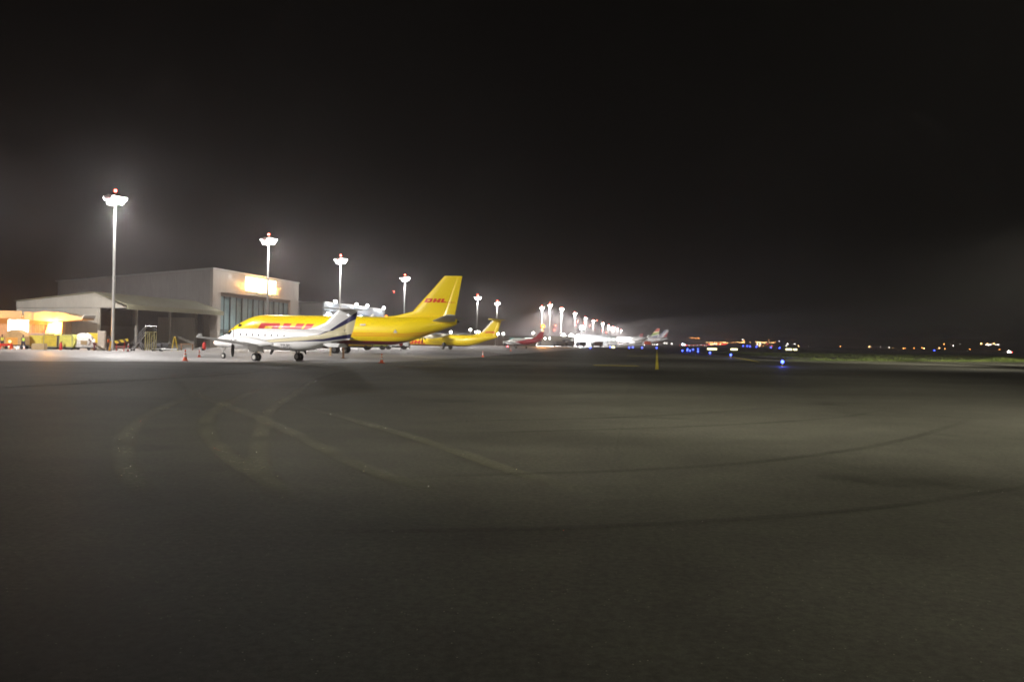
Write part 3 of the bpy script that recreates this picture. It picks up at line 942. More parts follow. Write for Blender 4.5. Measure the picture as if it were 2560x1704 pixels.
# ---- Beechcraft-like white commuter, port side towards us
def commuter():
    t = thing('commuter_plane', 'white twin-propeller commuter plane with navy and cream tail stripes', 'airplane', (-21.35, 75.6, 0), math.pi-R(30))
    m, nt, b = new_mat("commuter_livery")
    x, y, z = coords(nt)
    dirt = ramp(nt, noise(nt, 1.1, 6, stretch=(0.4, 1, 1)), (0.3, (0.72, 0.71, 0.70)), (0.7, (0.80, 0.80, 0.79)))
    up = 1.90 + (0.2-x)*0.095 + (-5.6-x).mx(0)*0.30
    lo = 1.66 + (0.2-x)*0.055 + (-6.0-x).mx(0)*0.10
    tu = 0.03 + (-5.2-x).mx(0)*0.135
    tl = 0.045 + (-3.0-x).mx(0)*0.05
    rng = x.lt(1.2)
    cream = z.between(lo, up)*rng
    navy = z.between(up, up+tu).mx(z.between(lo-tl*0.6, lo+tl*0.5))*rng
    c = mix(nt, cream, dirt, (0.66, 0.60, 0.40))
    c = mix(nt, navy, c, (0.018, 0.016, 0.075))
    nt.links.new(c, b.inputs['Base Color'])
    paint(b)
    ST = [(8.55, 1.50, 0.05, 0.05), (8.42, 1.50, 0.22, 0.20), (8.0, 1.54, 0.42, 0.36), (7.4, 1.62, 0.58, 0.50), (6.6, 1.72, 0.68, 0.62), (6.0, 1.86, 0.74, 0.82), (5.2, 1.94, 0.78, 0.95), (4.4, 1.96, 0.79, 0.98), (-3.2, 1.96, 0.79, 0.98),
          (-4.4, 2.02, 0.74, 0.90), (-5.6, 2.16, 0.60, 0.70), (-6.8, 2.30, 0.42, 0.50), (-7.8, 2.38, 0.22, 0.40), (-8.15, 2.38, 0.08, 0.36)]
    fz = interp_stations(ST, 70)
    MB().rings([superring(q[0], q[1], q[2], q[3], 32, 2.5) for q in fz]).build('fuselage', m, t, True, 60)
    # fin with dorsal sweep, rudder, tailplane on top
    f = MB()
    foil(f, [((-2.4, 0, 2.80), 5.4, 0.14), ((-4.2, 0, 3.05), 3.75, 0.20), ((-5.6, 0, 3.5), 2.55, 0.22), ((-7.1, 0, 4.62), 1.25, 0.16)], up=(0, 1, 0))
    f.build('fin', m, t, True)
    rd = MB()
    foil(rd, [((-7.83, 0, 2.05), 0.62, 0.10), ((-7.97, 0, 3.0), 0.92, 0.10), ((-8.40, 0, 4.60), 0.92, 0.08)], up=(0, 1, 0))
    rd.build('rudder', m, t, True)
    tp = MB()
    for s_ in (1, -1):
        foil(tp, [((-7.2, 0, 4.68), 1.55, 0.18), ((-7.75, s_*2.75, 4.72), 0.95, 0.10)])
    tp.build('tailplane', M_WHITE, t, True)
    MB().lathe((-7.9, 0, 4.70), [(0.02, 1.0), (0.12, 0.7), (0.13, -0.5), (0.02, -0.95)], 'X', 12).build('tail_bullet', M_WHITE, t, True)
    for s_ in (1, -1):   # ventral strakes and tailets
        sk = MB()
        foil(sk, [((-5.4, s_*0.30, 1.72), 2.2, 0.06), ((-6.6, s_*0.62, 1.40), 1.1, 0.05)], up=(0, 0.6, 0.6*s_))
        sk.build('ventral_fin', M_WHITE, t)
        wg = MB()
        foil(wg, [((1.65, s_*0.5, 1.32), 2.25, 0.40), ((1.55, s_*2.6, 1.45), 2.1, 0.36), ((1.05, s_*8.25, 2.05), 1.05, 0.14)])
        foil(wg, [((1.05, s_*8.25, 2.05), 0.8, 0.10), ((0.55, s_*8.4, 2.35), 0.4, 0.05)], up=(0, -s_, 0.2))
        wing_o = wg.build('wing', M_WHITE, t, True)
        nc = MB()
        nst = [(2.95, 1.72, 0.20, 0.20), (2.8, 1.72, 0.30, 0.34), (2.2, 1.70, 0.40, 0.46), (0.8, 1.66, 0.42, 0.48), (-0.8, 1.58, 0.36, 0.34), (-2.0, 1.55, 0.08, 0.08)]
        nc.rings([[(p[0], p[1]+s_*2.61, p[2]) for p in superring(*q, n=18)] for q in interp_stations(nst, 18)])
        eng = nc.build('nacelle', M_WHITE, t, True, 60)
        MB().tube((2.4, s_*2.95, 1.78), (2.0, s_*3.25, 1.80), 0.12, n=10).tube((2.4, s_*2.27, 1.78), (2.0, s_*1.97, 1.80), 0.12, n=10).build('exhaust', M_STEEL, eng)
        propeller(t, (3.00, s_*2.61, 1.72), 2.78, 4, math.pi/2+(0.03 if s_ > 0 else 0.5))
        gr = MB().tube((0, s_*2.61, 0.45), (0.05, s_*2.61, 1.4), 0.09, n=10).tube((0.0, s_*2.40, 0.33), (0, s_*2.82, 0.33), 0.05, n=8).tube((0.02, s_*2.61, 0.75), (0.75, s_*2.61, 1.35), 0.045, n=8).build('main_gear', M_GREYP, t)
        for dy in (-0.2, 0.2): wheel(gr, (0, s_*2.61+dy, 0.36), 0.36, 0.22)
        MB().span((-0.5, s_*2.61+0.33, 0.85), (0.6, s_*2.61+0.36, 1.35)).build('gear_door', M_WHITE, gr)
        MB().span((-0.5, s_*2.61-0.36, 0.85), (0.6, s_*2.61-0.33, 1.35)).build('gear_door', M_WHITE, gr)
    ng = MB().tube((7.25, 0, 0.3), (7.35, 0, 1.35), 0.06, n=10).tube((7.3, 0, 0.6), (6.8, 0, 1.25), 0.035, n=8).build('nose_gear', M_GREYP, t)
    wheel(ng, (7.25, 0, 0.28), 0.28, 0.18)
    # conforming pieces on the port side
    def side_y(xx, zz):
        q = min(fz, key=lambda k: abs(k[0]-xx))
        u = min(1, abs((zz-q[1])/q[3]))
        return q[2]*max(0, 1-u**2.5)**(1/2.5)
    for k in range(8):
        xx = 4.15-k*0.80
        wv = [(xx+0.095*math.cos(a), side_y(xx, 2.36+0.115*math.sin(a))+0.012, 2.36+0.115*math.sin(a)) for a in [2*math.pi*i/12 for i in range(12)]]
        wi = [(p[0], p[1]-0.03, p[2]) for p in wv]
        MB().rings([wi, wv]).build('window', M_GLASS, t)
    ws = MB()
    for (xa, xb, y0, y1) in ((5.95, 6.55, 0.06, 0.5), (5.6, 6.25, 0.5, 0.75)):
        pass
    wsn = [(6.50, 0.05, 2.36), (6.35, 0.42, 2.34), (6.02, 0.66, 2.30), (5.55, 0.735, 2.30), (5.50, 0.62, 2.66), (5.78, 0.38, 2.72), (5.95, 0.05, 2.74)]
    ws.rings([[(p[0]+0.06, p[1]+0.03, p[2]+0.05) for p in wsn], [(p[0]-0.1, p[1]-0.1, p[2]-0.05) for p in wsn]])
    ws.build('windscreen', M_GLASS, t)
    me = text_mesh('TZ-PJL', 0.46, 0.12)
    for v in me.vertices:
        xx, zz = -0.95-v.co.x, 1.22+v.co.y
        v.co = (xx, side_y(xx, zz)+0.014, zz)
    me.materials.append(plain("registration_paint", (0.16, 0.15, 0.17), 0.5))
    ro = bpy.data.objects.new('registration', me)
    C.objects.link(ro)
    ro.parent = t
    for xx in (3.2, 1.9, -2.3, -3.4):
        MB().prism([(xx, 0.98), (xx+0.22, 0.98), (xx+0.05, 0.70), (xx-0.06, 0.70)], 'y', -0.02, 0.02).build('antenna', M_DARK, t)
    return t
commuter()

# ---- big yellow cargo jet
def cargo_jet():
    t = thing('cargo_jet', 'big yellow twin-engine cargo jet with red letters and tall tail', 'airplane', (-24.2, 117.0, 0), math.pi-R(5))
    m, nt, b = new_mat("yellow_cargo_livery")
    x, y, z = coords(nt)
    n = noise(nt, 0.5, 6, stretch=(0.5, 1, 1))
    base = ramp(nt, n, (0.3, tuple(k*0.93 for k in YELLOW)), (0.7, YELLOW))
    letters = dhl_mask(x, y, z, 11.75, 2.78, 1.27, 7.9)
    tail = dhl_mask(x, y, z, -11.85, 7.35, 0.56, 2.75, False)*x.lt(-11)
    word = z.between(7.35, 7.45)*x.between(-16.2, -14.9)*0.6
    c = mix(nt, letters.mx(tail).mx(word), base, REDL)
    rise = (-9.5-x).mx(0)*0.085
    zz = z - rise
    st = E.op('FRACT', (zz-2.45)*(1/0.20)).lt(0.5)*zz.between(2.45, 3.03)*x.between(-13.6, 15)
    c = mix(nt, st*0.75, c, (0.70, 0.13, 0.01))
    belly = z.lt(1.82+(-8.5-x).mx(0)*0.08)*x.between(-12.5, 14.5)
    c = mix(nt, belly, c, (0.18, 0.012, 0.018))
    nt.links.new(c, b.inputs['Base Color'])
    paint(b, 0.25, 0.36)
    ST = [(16.55, 2.55, 0.05, 0.05), (16.3, 2.56, 0.38, 0.36), (15.6, 2.68, 0.86, 0.80), (14.6, 2.85, 1.32, 1.22), (13.4, 3.08, 1.64, 1.62), (12.2, 3.22, 1.80, 1.88), (10.8, 3.26, 1.88, 1.97), (-7.6, 3.26, 1.88, 1.97),
          (-10.0, 3.55, 1.72, 1.72), (-12.5, 4.08, 1.32, 1.30), (-14.6, 4.48, 0.85, 0.92), (-16.0, 4.66, 0.42, 0.56), (-16.5, 4.70, 0.22, 0.36)]
    fz = interp_stations(ST, 70)
    MB().rings([superring(q[0], q[1], q[2], q[3], 36, 2.05) for q in fz]).build('fuselage', m, t, True, 60)
    f = MB()
    foil(f, [((-5.7, 0, 5.15), 8.4, 0.16), ((-8.0, 0, 5.45), 6.6, 0.24), ((-10.2, 0, 6.05), 5.9, 0.42), ((-14.65, 0, 11.1), 2.45, 0.24)], up=(0, 1, 0))
    f.build('fin', m, t, True)
    rd = MB()
    foil(rd, [((-14.35, 0, 5.0), 1.75, 0.24), ((-16.4, 0, 11.08), 0.75, 0.12)], up=(0, 1, 0))
    rd.build('rudder', m, t, True)
    M_STAB = plain("grey_stabiliser", (0.44, 0.44, 0.42), 0.4)
    for s_ in (1, -1):
        sp = MB()
        foil(sp, [((-12.9, s_*0.55, 4.72), 3.5, 0.34), ((-16.05, s_*6.35, 5.45), 1.25, 0.14)])
        sp.build('tailplane', M_STAB, t, True)
        wg = MB()
        foil(wg, [((4.6, s_*1.2, 2.0), 7.0, 0.75), ((1.6, s_*5.2, 2.45), 4.2, 0.5), ((-3.6, s_*14.4, 3.35), 1.5, 0.18)])
        wg.build('wing', M_STAB, t, True)
        e = MB()
        est = [(4.9, 1.45, 0.86, 0.78), (4.6, 1.45, 0.96, 0.86), (3.2, 1.46, 1.0, 0.90), (1.6, 1.5, 0.82, 0.80), (0.4, 1.55, 0.5, 0.5)]
        e.rings([[(p[0], p[1]+s_*4.85, p[2]) for p in superring(*q, n=22)] for q in interp_stations(est, 16)])
        en = e.build('engine', m, t, True, 60)
        MB().lathe((4.92, s_*4.85, 1.45), [(0.02, 0.0), (0.72, 0.0), (0.72, 0.03), (0.02, 0.03)], 'X', 20).build('intake', M_DARK, en)
        gr = MB().tube((0, s_*2.61, 0.5), (0.05, s_*2.5, 2.0), 0.14, n=10).tube((0, s_*2.61-0.5, 0.52), (0, s_*2.61+0.5, 0.52), 0.09, n=8).build('main_gear', M_GREYP, t)
        for dy in (-0.43, 0.43): wheel(gr, (0, s_*2.61+dy, 0.52), 0.52, 0.36, M_STEEL)
    ng = MB().tube((12.45, 0, 0.4), (12.6, 0, 1.6), 0.08, n=10).build('nose_gear', M_GREYP, t)
    for dy in (-0.2, 0.2): wheel(ng, (12.45, dy, 0.34), 0.34, 0.2)
    ws = MB()
    wsn = [(15.05, 0.05, 3.52), (14.9, 0.60, 3.50), (14.45, 1.10, 3.48), (14.05, 1.30, 3.52), (14.0, 1.20, 3.80), (14.3, 0.95, 3.86), (14.6, 0.5, 3.92), (14.7, 0.05, 3.93)]
    ws.rings([[(p[0]+0.12, p[1]+0.12, p[2]+0.03) for p in wsn], [(p[0]-0.3, p[1]-0.3, p[2]-0.1) for p in wsn]])
    ws.build('windscreen', M_GLASS, t)
    MB().prism([(-3.9, 5.2), (-4.4, 5.2), (-4.75, 5.62), (-4.5, 5.62)], 'y', -0.03, 0.03).build('antenna', M_WHITE, t)
    MB().lathe((-16.6, 0, 4.72), [(0.12, -0.25), (0.2, 0.2)], 'X', 12).build('exhaust_outlet', M_DARK, t)
    # pale oval sticker and small hatch aft
    MB().box((-3.6, 1.885, 4.05), (0.8, 0.02, 0.22)).build('flag_plate', plain("pale_plate", (0.6, 0.52, 0.45), 0.5), t)
    MB().prism([(-7.9, 3.0), (-8.5, 3.0), (-8.2, 3.5)], 'y', 1.84, 1.87).build('hatch_mark', M_GREYP, t)
    MB().box((-2.6, 0, 0.8), (0.05, 0.05, 0.9)).build('drain_mast', M_STEEL, t)
    return t
cargo_jet()

# ---- smaller yellow turboprop behind it
def turboprop():
    t = thing('turboprop_plane', 'smaller yellow high-wing turboprop with red letters and T-tail', 'airplane', (-14.6, 185, 0), math.pi-R(24))
    t.scale = (0.9, 0.9, 0.9)
    m, nt, b = new_mat("yellow_turboprop_livery")
    x, y, z = coords(nt)
    n = noise(nt, 0.6, 5, stretch=(0.5, 1, 1))
    base = ramp(nt, n, (0.3, tuple(k*0.93 for k in YELLOW)), (0.7, YELLOW))
    letters = dhl_mask(x, y, z, 10.7, 1.15, 0.95, 4.6)
    tail = dhl_mask(x, y, z, -10.6, 4.15, 0.46, 2.4, False)*x.lt(-9)
    c = mix(nt, letters.mx(tail), base, REDL)
    boot = (x+9.6+(z-4.4)*1.0).gt(-0.55)*z.gt(4.4)*x.lt(-8)
    c = mix(nt, boot, c, (0.70, 0.66, 0.50))
    c = mix(nt, z.lt(1.05+(-6.5-x).mx(0)*0.15)*x.between(-10.5, 12), c, (0.15, 0.01, 0.015))
    nt.links.new(c, b.inputs['Base Color'])
    paint(b, 0.25, 0.36)
    ST = [(13.0, 1.75, 0.05, 0.05), (12.7, 1.76, 0.35, 0.32), (11.9, 1.86, 0.80, 0.72), (10.8, 2.0, 1.15, 1.08), (9.6, 2.12, 1.34, 1.34), (8.4, 2.15, 1.40, 1.40), (-5.5, 2.15, 1.40, 1.40),
          (-8.0, 2.45, 1.15, 1.12), (-10.5, 2.86, 0.75, 0.74), (-12.6, 3.12, 0.35, 0.40), (-13.9, 3.22, 0.06, 0.10)]
    fz = interp_stations(ST, 56)
    MB().rings([superring(*q, n=28, e=2.1) for q in fz]).build('fuselage', m, t, True, 60)
    f = MB()
    foil(f, [((-4.6, 0, 3.45), 8.0, 0.14), ((-7.6, 0, 3.70), 5.4, 0.24), ((-9.6, 0, 4.4), 3.6, 0.34), ((-12.5, 0, 7.3), 1.7, 0.26)], up=(0, 1, 0))
    f.build('fin', m, t, True)
    rd = MB()
    foil(rd, [((-12.5, 0, 3.4), 1.1, 0.2), ((-14.1, 0, 7.2), 0.75, 0.14)], up=(0, 1, 0))
    rd.build('rudder', m, t, True)
    tp = MB()
    for s_ in (1, -1): foil(tp, [((-12.2, 0, 7.40), 2.5, 0.55), ((-13.0, s_*3.65, 7.42), 1.4, 0.34)])
    tp.build('tailplane', m, t, True)
    foil(MB(), [((-11, 0, 7), 1, 0.1), ((-11, 0, 7.5), 1, 0.1)])
    wg = MB()
    for s_ in (1, -1):
        foil(wg, [((1.9, 0, 3.62), 2.6, 0.46), ((1.9, s_*4.8, 3.66), 2.6, 0.44), ((1.3, s_*13.4, 4.05), 1.4, 0.2)])
    wg.build('wing', M_WHITE, t, True)
    for s_ in (1, -1):
        nst = [(4.6, 3.15, 0.3, 0.32), (4.0, 3.12, 0.46, 0.56), (2.0, 3.12, 0.5, 0.62), (-0.5, 3.3, 0.42, 0.45), (-2.2, 3.5, 0.1, 0.1)]
        nc = MB().rings([[(p[0], p[1]+s_*4.05, p[2]) for p in superring(*q, n=16)] for q in interp_stations(nst, 14)])
        nc.build('nacelle', plain("white_yellow_cowling", (0.76, 0.72, 0.55), 0.4), t, True, 60)
        propeller(t, (4.65, s_*4.05, 3.15), 3.93, 6, math.pi/2)
        gr = MB().tube((0, s_*2.05, 0.4), (0, s_*1.35, 1.2), 0.11, n=8).ball((0, s_*1.35, 1.15), 0.55, 12).build('main_gear', M_DARK, t)
        for dy in (-0.22, 0.22): wheel(gr, (0, s_*2.05+dy, 0.43), 0.43, 0.28, M_STEEL)
    ng = MB().tube((10.7, 0, 0.3), (10.8, 0, 1.2), 0.07, n=8).build('nose_gear', M_GREYP, t)
    wheel(ng, (10.7, 0, 0.25), 0.25, 0.2)
    ws = MB()
    wsn = [(11.75, 0.05, 2.52), (11.55, 0.5, 2.5), (11.0, 0.95, 2.46), (10.4, 1.15, 2.5), (10.4, 1.0, 2.82), (10.9, 0.7, 2.92), (11.15, 0.05, 2.98)]
    ws.rings([[(p[0]+0.12, p[1]+0.1, p[2]+0.04) for p in wsn], [(p[0]-0.25, p[1]-0.25, p[2]-0.1) for p in wsn]])
    ws.build('windscreen', M_GLASS, t)
    return t
turboprop()

# ---- little red and white plane
def red_plane():
    p = on_ground(1303, 871.5)
    t = thing('light_plane', 'little plane with white nose and dark red rear and fin', 'airplane', (p.x, p.y, 0), math.pi-R(36))
    m, nt, b = new_mat("red_white_livery")
    x, y, z = coords(nt)
    red = z.lt(2.15 + (x*-1.0)*0.20).mx(x.lt(-3.6))*x.lt(2.2)
    c = mix(nt, red, (0.62, 0.62, 0.56), (0.25, 0.008, 0.016))
    nt.links.new(c, b.inputs['Base Color'])
    paint(b)
    ST = [(6.2, 1.55, 0.04, 0.04), (5.9, 1.55, 0.3, 0.3), (5.0, 1.6, 0.5, 0.46), (3.9, 1.75, 0.62, 0.58), (3.0, 1.95, 0.72, 0.80), (2.0, 2.0, 0.76, 0.86), (-2.2, 2.0, 0.76, 0.86), (-4.2, 2.2, 0.5, 0.6), (-6.2, 2.42, 0.2, 0.32), (-6.9, 2.45, 0.05, 0.12)]
    MB().rings([superring(*q, n=24, e=2.3) for q in interp_stations(ST, 40)]).build('fuselage', m, t, True, 60)
    f = MB()
    foil(f, [((-2.6, 0, 2.75), 4.0, 0.1), ((-4.4, 0, 3.05), 2.5, 0.2), ((-6.1, 0, 4.65), 1.35, 0.14)], up=(0, 1, 0))
    f.build('fin', m, t, True)
    for s_ in (1, -1):
        wg = MB()
        foil(wg, [((1.6, s_*0.5, 1.35), 2.2, 0.34), ((1.0, s_*7.6, 1.95), 1.0, 0.12)])
        wg.build('wing', M_WHITE, t, True)
        sp = MB()
        foil(sp, [((-5.2, 0, 2.62), 1.5, 0.16), ((-5.9, s_*2.6, 2.66), 0.8, 0.08)])
        sp.build('tailplane', m, t, True)
        nst = [(3.5, 1.5, 0.2, 0.2), (3.0, 1.5, 0.36, 0.38), (1.0, 1.5, 0.4, 0.42), (-1.0, 1.45, 0.1, 0.1)]
        MB().rings([[(q_[0], q_[1]+s_*2.4, q_[2]) for q_ in superring(*q, n=14)] for q in interp_stations(nst, 10)]).build('nacelle', M_WHITE, t, True, 60)
        propeller(t, (3.55, s_*2.4, 1.5), 2.4, 4, 0.7)
        gr = MB().tube((0, s_*2.4, 0.3), (0, s_*2.4, 1.3), 0.08, n=8).build('main_gear', M_GREYP, t)
        wheel(gr, (0, s_*2.4, 0.33), 0.33, 0.24)
    ng = MB().tube((4.6, 0, 0.25), (4.6, 0, 1.3), 0.06, n=8).build('nose_gear', M_GREYP, t)
    wheel(ng, (4.6, 0, 0.26), 0.26, 0.16)
    for k in range(6):
        MB().box((2.0-k*0.75, 0.76, 2.3), (0.3, 0.04, 0.36)).build('window', M_GLASS, t)
    return t
red_plane()

# ---- far airliners
def airliner(label, loc, rz, finmat_fn, L=60.0, r=2.8, fin_h=16.8):
    t = thing('airliner', label, 'airplane', loc, rz, 'airliners parked at the far stands')
    body = plain("airliner_white", (0.74, 0.74, 0.73), 0.4, vary=0.05)
    hL = L/2
    zc = 5.0
    ST = [(hL, zc-0.6, 0.1, 0.1), (hL-1.2, zc-0.5, r*0.45, r*0.42), (hL-4, zc-0.1, r*0.85, r*0.82), (hL-8, zc, r, r), (-hL*0.35, zc, r, r), (-hL*0.7, zc+0.9, r*0.68, r*0.66), (-hL, zc+1.7, 0.25, 0.4)]
    MB().rings([superring(*q, n=24, e=2.0) for q in interp_stations(ST, 36)]).build('fuselage', body, t, True, 60)
    f = MB()
    foil(f, [((-hL+13.0, 0, zc+r*0.8), 10.5, 0.4), ((-hL+3.8, 0, fin_h), 3.4, 0.3)], up=(0, 1, 0))
    f.build('fin', finmat_fn(hL, zc, r, fin_h), t, True)
    for s_ in (1, -1):
        wg = MB()
        foil(wg, [((8, s_*r*0.6, zc-1.2), 11, 1.2), ((-1.5, s_*11, zc-0.2), 6, 0.7), ((-12.5, s_*28.5, zc+2.2), 2.2, 0.25)])
        foil(wg, [((-12.5, s_*28.5, zc+2.2), 2.2, 0.2), ((-14.2, s_*29.2, zc+4.6), 0.9, 0.1)], up=(0, s_, 0))
        wg.build('wing', body, t, True)
        sp = MB()
        foil(sp, [((-hL+8, s_*0.8, zc+1.8), 5.5, 0.5), ((-hL+1.5, s_*9.6, zc+2.8), 2.2, 0.2)])
        sp.build('tailplane', body, t, True)
        est = [(9.0, 2.4, 1.35, 1.35), (8.0, 2.4, 1.5, 1.5), (5.0, 2.4, 1.2, 1.2), (3.2, 2.5, 0.7, 0.7)]
        MB().rings([[(p[0], p[1]+s_*9.4, p[2]) for p in superring(*q, n=18)] for q in est]).build('engine', body, t, True, 60)
        gr = MB().tube((-2.5, s_*5, 0.7), (-2.5, s_*4.6, 4), 0.3, n=8).build('main_gear', M_GREYP, t)
        for dx in (-1, 1): wheel(gr, (-2.5+dx, s_*5, 0.68), 0.68, 0.9)
    ng = MB().tube((hL-6.5, 0, 0.5), (hL-6.5, 0, 3), 0.2, n=8).build('nose_gear', M_GREYP, t)
    wheel(ng, (hL-6.5, 0, 0.5), 0.5, 0.6)
    wn_ = MB()
    for s_ in (1, -1): wn_.box((0, s_*(r+0.0), zc+0.55), (L*0.62, 0.05, 0.28))
    wn_.build('window_band', M_GLASS, t)
    return t

def fin_sa(hL, zc, r, top):
    m, nt, b = new_mat("banded_fin_paint")
    x, y, z = coords(nt)
    v = (z-(zc+r*0.8))*(1/(top-zc-r*0.8)) + (x+hL-6)*0.02
    c = mix(nt, v.gt(0.22), (0.03, 0.05, 0.30), (0.72, 0.70, 0.62))
    c = mix(nt, v.gt(0.34), c, (0.20, 0.40, 0.06))
    c = mix(nt, v.gt(0.50), c, (0.72, 0.55, 0.04))
    c = mix(nt, v.gt(0.58), c, (0.72, 0.70, 0.66))
    c = mix(nt, v.gt(0.66), c, (0.72, 0.10, 0.03))
    nt.links.new(c, b.inputs['Base Color'])
    return m

def fin_fr(hL, zc, r, top):
    m, nt, b = new_mat("striped_fin_paint")
    x, y, z = coords(nt)
    d = (x+hL) + (z-zc-r)*0.78        # runs parallel to the leading edge
    c = mix(nt, d.between(9.3, 10.5), (0.72, 0.72, 0.71), (0.03, 0.04, 0.16))
    c = mix(nt, d.between(8.0, 8.8), c, (0.03, 0.04, 0.16))
    c = mix(nt, d.lt(5.4)*z.lt(top-2.5), c, (0.50, 0.02, 0.03))
    nt.links.new(c, b.inputs['Base Color'])
    return m

def fin_rd(hL, zc, r, top):
    m, nt, b = new_mat("red_edged_fin_paint")
    x, y, z = coords(nt)
    c = mix(nt, (x+hL).lt(5.5), (0.72, 0.72, 0.71), (0.55, 0.03, 0.05))
    nt.links.new(c, b.inputs['Base Color'])
    return m

def airliner_at(label, px, Y, th, fn, **k):
    p = at_depth(px, 860, Y)
    return airliner(label, (p.x, Y, 0), math.pi-R(th), fn, **k)
airliner_at('white airliner whose fin has slanting blue and red stripes', 1603, 800, 24, fin_fr, L=54, fin_h=15.0)
airliner_at('white airliner with colourful orange, green and blue banded fin', 1583, 900, 26, fin_sa, L=60, fin_h=18.0)
airliner_at('white airliner whose small red-edged fin shows above another fuselage', 1566, 980, 30, fin_rd, L=44, r=2.2, fin_h=13.2)

# ================================================================ APRON CLUTTER
def cone(label, px, py, hgt):
    p = on_ground(px, py)
    t = thing('traffic_cone', label, 'traffic cone', (p.x, p.y, 0.008), random.uniform(0, 1.5), 'traffic cones around the planes')
    s_ = hgt
    MB().box((0, 0, 0.03*s_), (0.5*s_, 0.5*s_, 0.06*s_)).build('base', M_ORANGE, t)
    MB().lathe((0, 0, 0), [(0.19*s_, 0.06*s_), (0.135*s_, 0.36*s_), (0.131*s_, 0.36*s_), (0.05*s_, 0.98*s_), (0.02*s_, 1.0*s_)], 'Z', 16).build('body', M_ORANGE, t, True)
    MB().lathe((0, 0, 0), [(0.142*s_, 0.36*s_), (0.110*s_, 0.56*s_)], 'Z', 16).build('white_band', M_WHITE, t, True)
    MB().lathe((0, 0, 0), [(0.092*s_, 0.68*s_), (0.074*s_, 0.80*s_)], 'Z', 16).build('white_band', M_WHITE, t, True)
    return t
cone('tall orange cone in front of the dark shed, nearest the viewer', 463, 902, 0.95)
cone('small orange cone close to the nose wheel of the white plane', 498, 893, 0.72)
cone('orange and white striped cone between the white plane tail and the edge line', 954, 907.5, 0.85)
cone('orange cone on open concrete under the small yellow plane tail', 1207, 892, 0.78)
cone('small distant orange cone on the apron beside the little red plane', 1277, 877.5, 0.8)

def bevel(o, wd=0.03):
    md = o.modifiers.new('bevel', 'BEVEL')
    md.width = wd
    md.segments = 2
    return o

def gnd(px, Y):   # point on the ground at image column px and depth Y
    return Vector(((px-1280)/FPX*Y, Y, 0.008))

def scale(Y): return Y/FPX

# dolly with a dome-topped orange bundle
def dolly(parent, wd, dp, z=0.5, mat=M_DARK):
    d = MB().span((-wd/2, -dp/2, z-0.1), (wd/2, dp/2, z)).build('bed', mat, parent)
    for x in (-wd/2+0.35, wd/2-0.35):
        for y in (-dp/2+0.1, dp/2-0.1):
            MB().lathe((x, y, 0.2), [(0.03, -0.07), (0.2, -0.07), (0.2, 0.07), (0.03, 0.07)], 'Y', 14).build('wheel', M_RUBBER, parent)
    MB().tube((wd/2, 0, z-0.08), (wd/2+0.7, 0, 0.15), 0.03, n=6).build('tow_bar', M_STEEL, parent)

t = thing('baggage_cart', 'orange dome-topped covered cart standing before the glaring doorway', 'cart', gnd(42, 103), 0.1)
dolly(t, 2.5, 1.6)
prof = [(-1.2, 0.5), (1.2, 0.5), (1.22, 1.5), (0.95, 2.05), (0.45, 2.35), (-0.2, 2.4), (-0.75, 2.2), (-1.1, 1.6)]
bevel(MB().prism(prof, 'y', -0.8, 0.8).build('cover', plain("tan_tarpaulin", (0.52, 0.33, 0.14), 0.7, vary=0.25, scale=2), t), 0.12)
MB().box((-0.2, -0.82, 1.0), (1.4, 0.03, 0.9)).build('orange_panel', plain("orange_tarpaulin", (0.70, 0.33, 0.06), 0.7), t)

t = thing('barrier', 'red and orange low barrier with lamp at the left of the orange cart', 'barrier', gnd(14, 101), 0.0)
MB().box((0, 0, 0.55), (1.7, 0.06, 0.28)).build('board', M_RED, t)
for x in (-0.7, 0.7): MB().box((x, 0, 0.35), (0.08, 0.5, 0.7)).build('leg', M_ORANGE, t)
MB().ball((0.55, -0.05, 0.95), 0.17).build('warning_lamp', emit("barrier_lamp", (1, 0.55, 0.2), 4), t)

t = thing('cargo_crate', 'long bright yellow cargo crate under the orange lamp', 'crate', gnd(99, 106), 0.05)
bevel(MB().span((-1.35, -0.9, 0.25), (1.35, 0.9, 1.75)).build('body', plain("bright_yellow_sheet", (0.75, 0.62, 0.10), 0.5), t), 0.06)
MB().span((-1.4, -0.95, 1.76), (1.4, 0.95, 2.05)).build('lid', plain("pale_lid", (0.62, 0.42, 0.30), 0.6), t)
for x in (-1, 0, 1): MB().box((x, 0, 0.12), (0.16, 1.7, 0.24)).build('skid', M_WOOD, t)

t = thing('cardboard_box', 'tan cardboard box on the ground before the yellow crate', 'box', gnd(99, 101), 0.15)
bevel(MB().span((-0.72, -0.5, 0.0), (0.72, 0.5, 0.78)).build('box_body', M_CARD, t), 0.02)
MB().box((0, -0.03, 0.785), (1.40, 0.08, 0.008)).build('tape', plain("packing_tape", (0.5, 0.4, 0.25), 0.3), t)

ULD = [(-0.98, 0), (0.98, 0), (0.98, 1.62), (-0.98, 1.62), (-1.28, 1.1), (-1.28, 0.55)]
def uld(label, px, Y, flip, col):
    t = thing('cargo_container', label, 'cargo container', gnd(px, Y), 0, 'yellow cargo containers by the pillar')
    pts = [(x*flip, z+0.3) for x, z in ULD]
    pts = pts if flip > 0 else pts[::-1]
    bevel(MB().prism(pts, 'y', -0.75, 0.75).build('shell', plain("container_yellow", col, 0.5, vary=0.2), t), 0.04)
    fr = MB()
    for x in (-0.94, 0.94): fr.box((x*flip, -0.77, 1.1), (0.06, 0.04, 1.5))
    fr.box((0, -0.77, 0.36), (1.9, 0.04, 0.07)).box((0, -0.77, 1.86), (1.9, 0.04, 0.07))
    fr.build('edge_frame', M_STEEL, t)
    MB().span((-1.0, -0.8, 0.06), (1.0, 0.8, 0.28)).build('base', M_DARK, t)
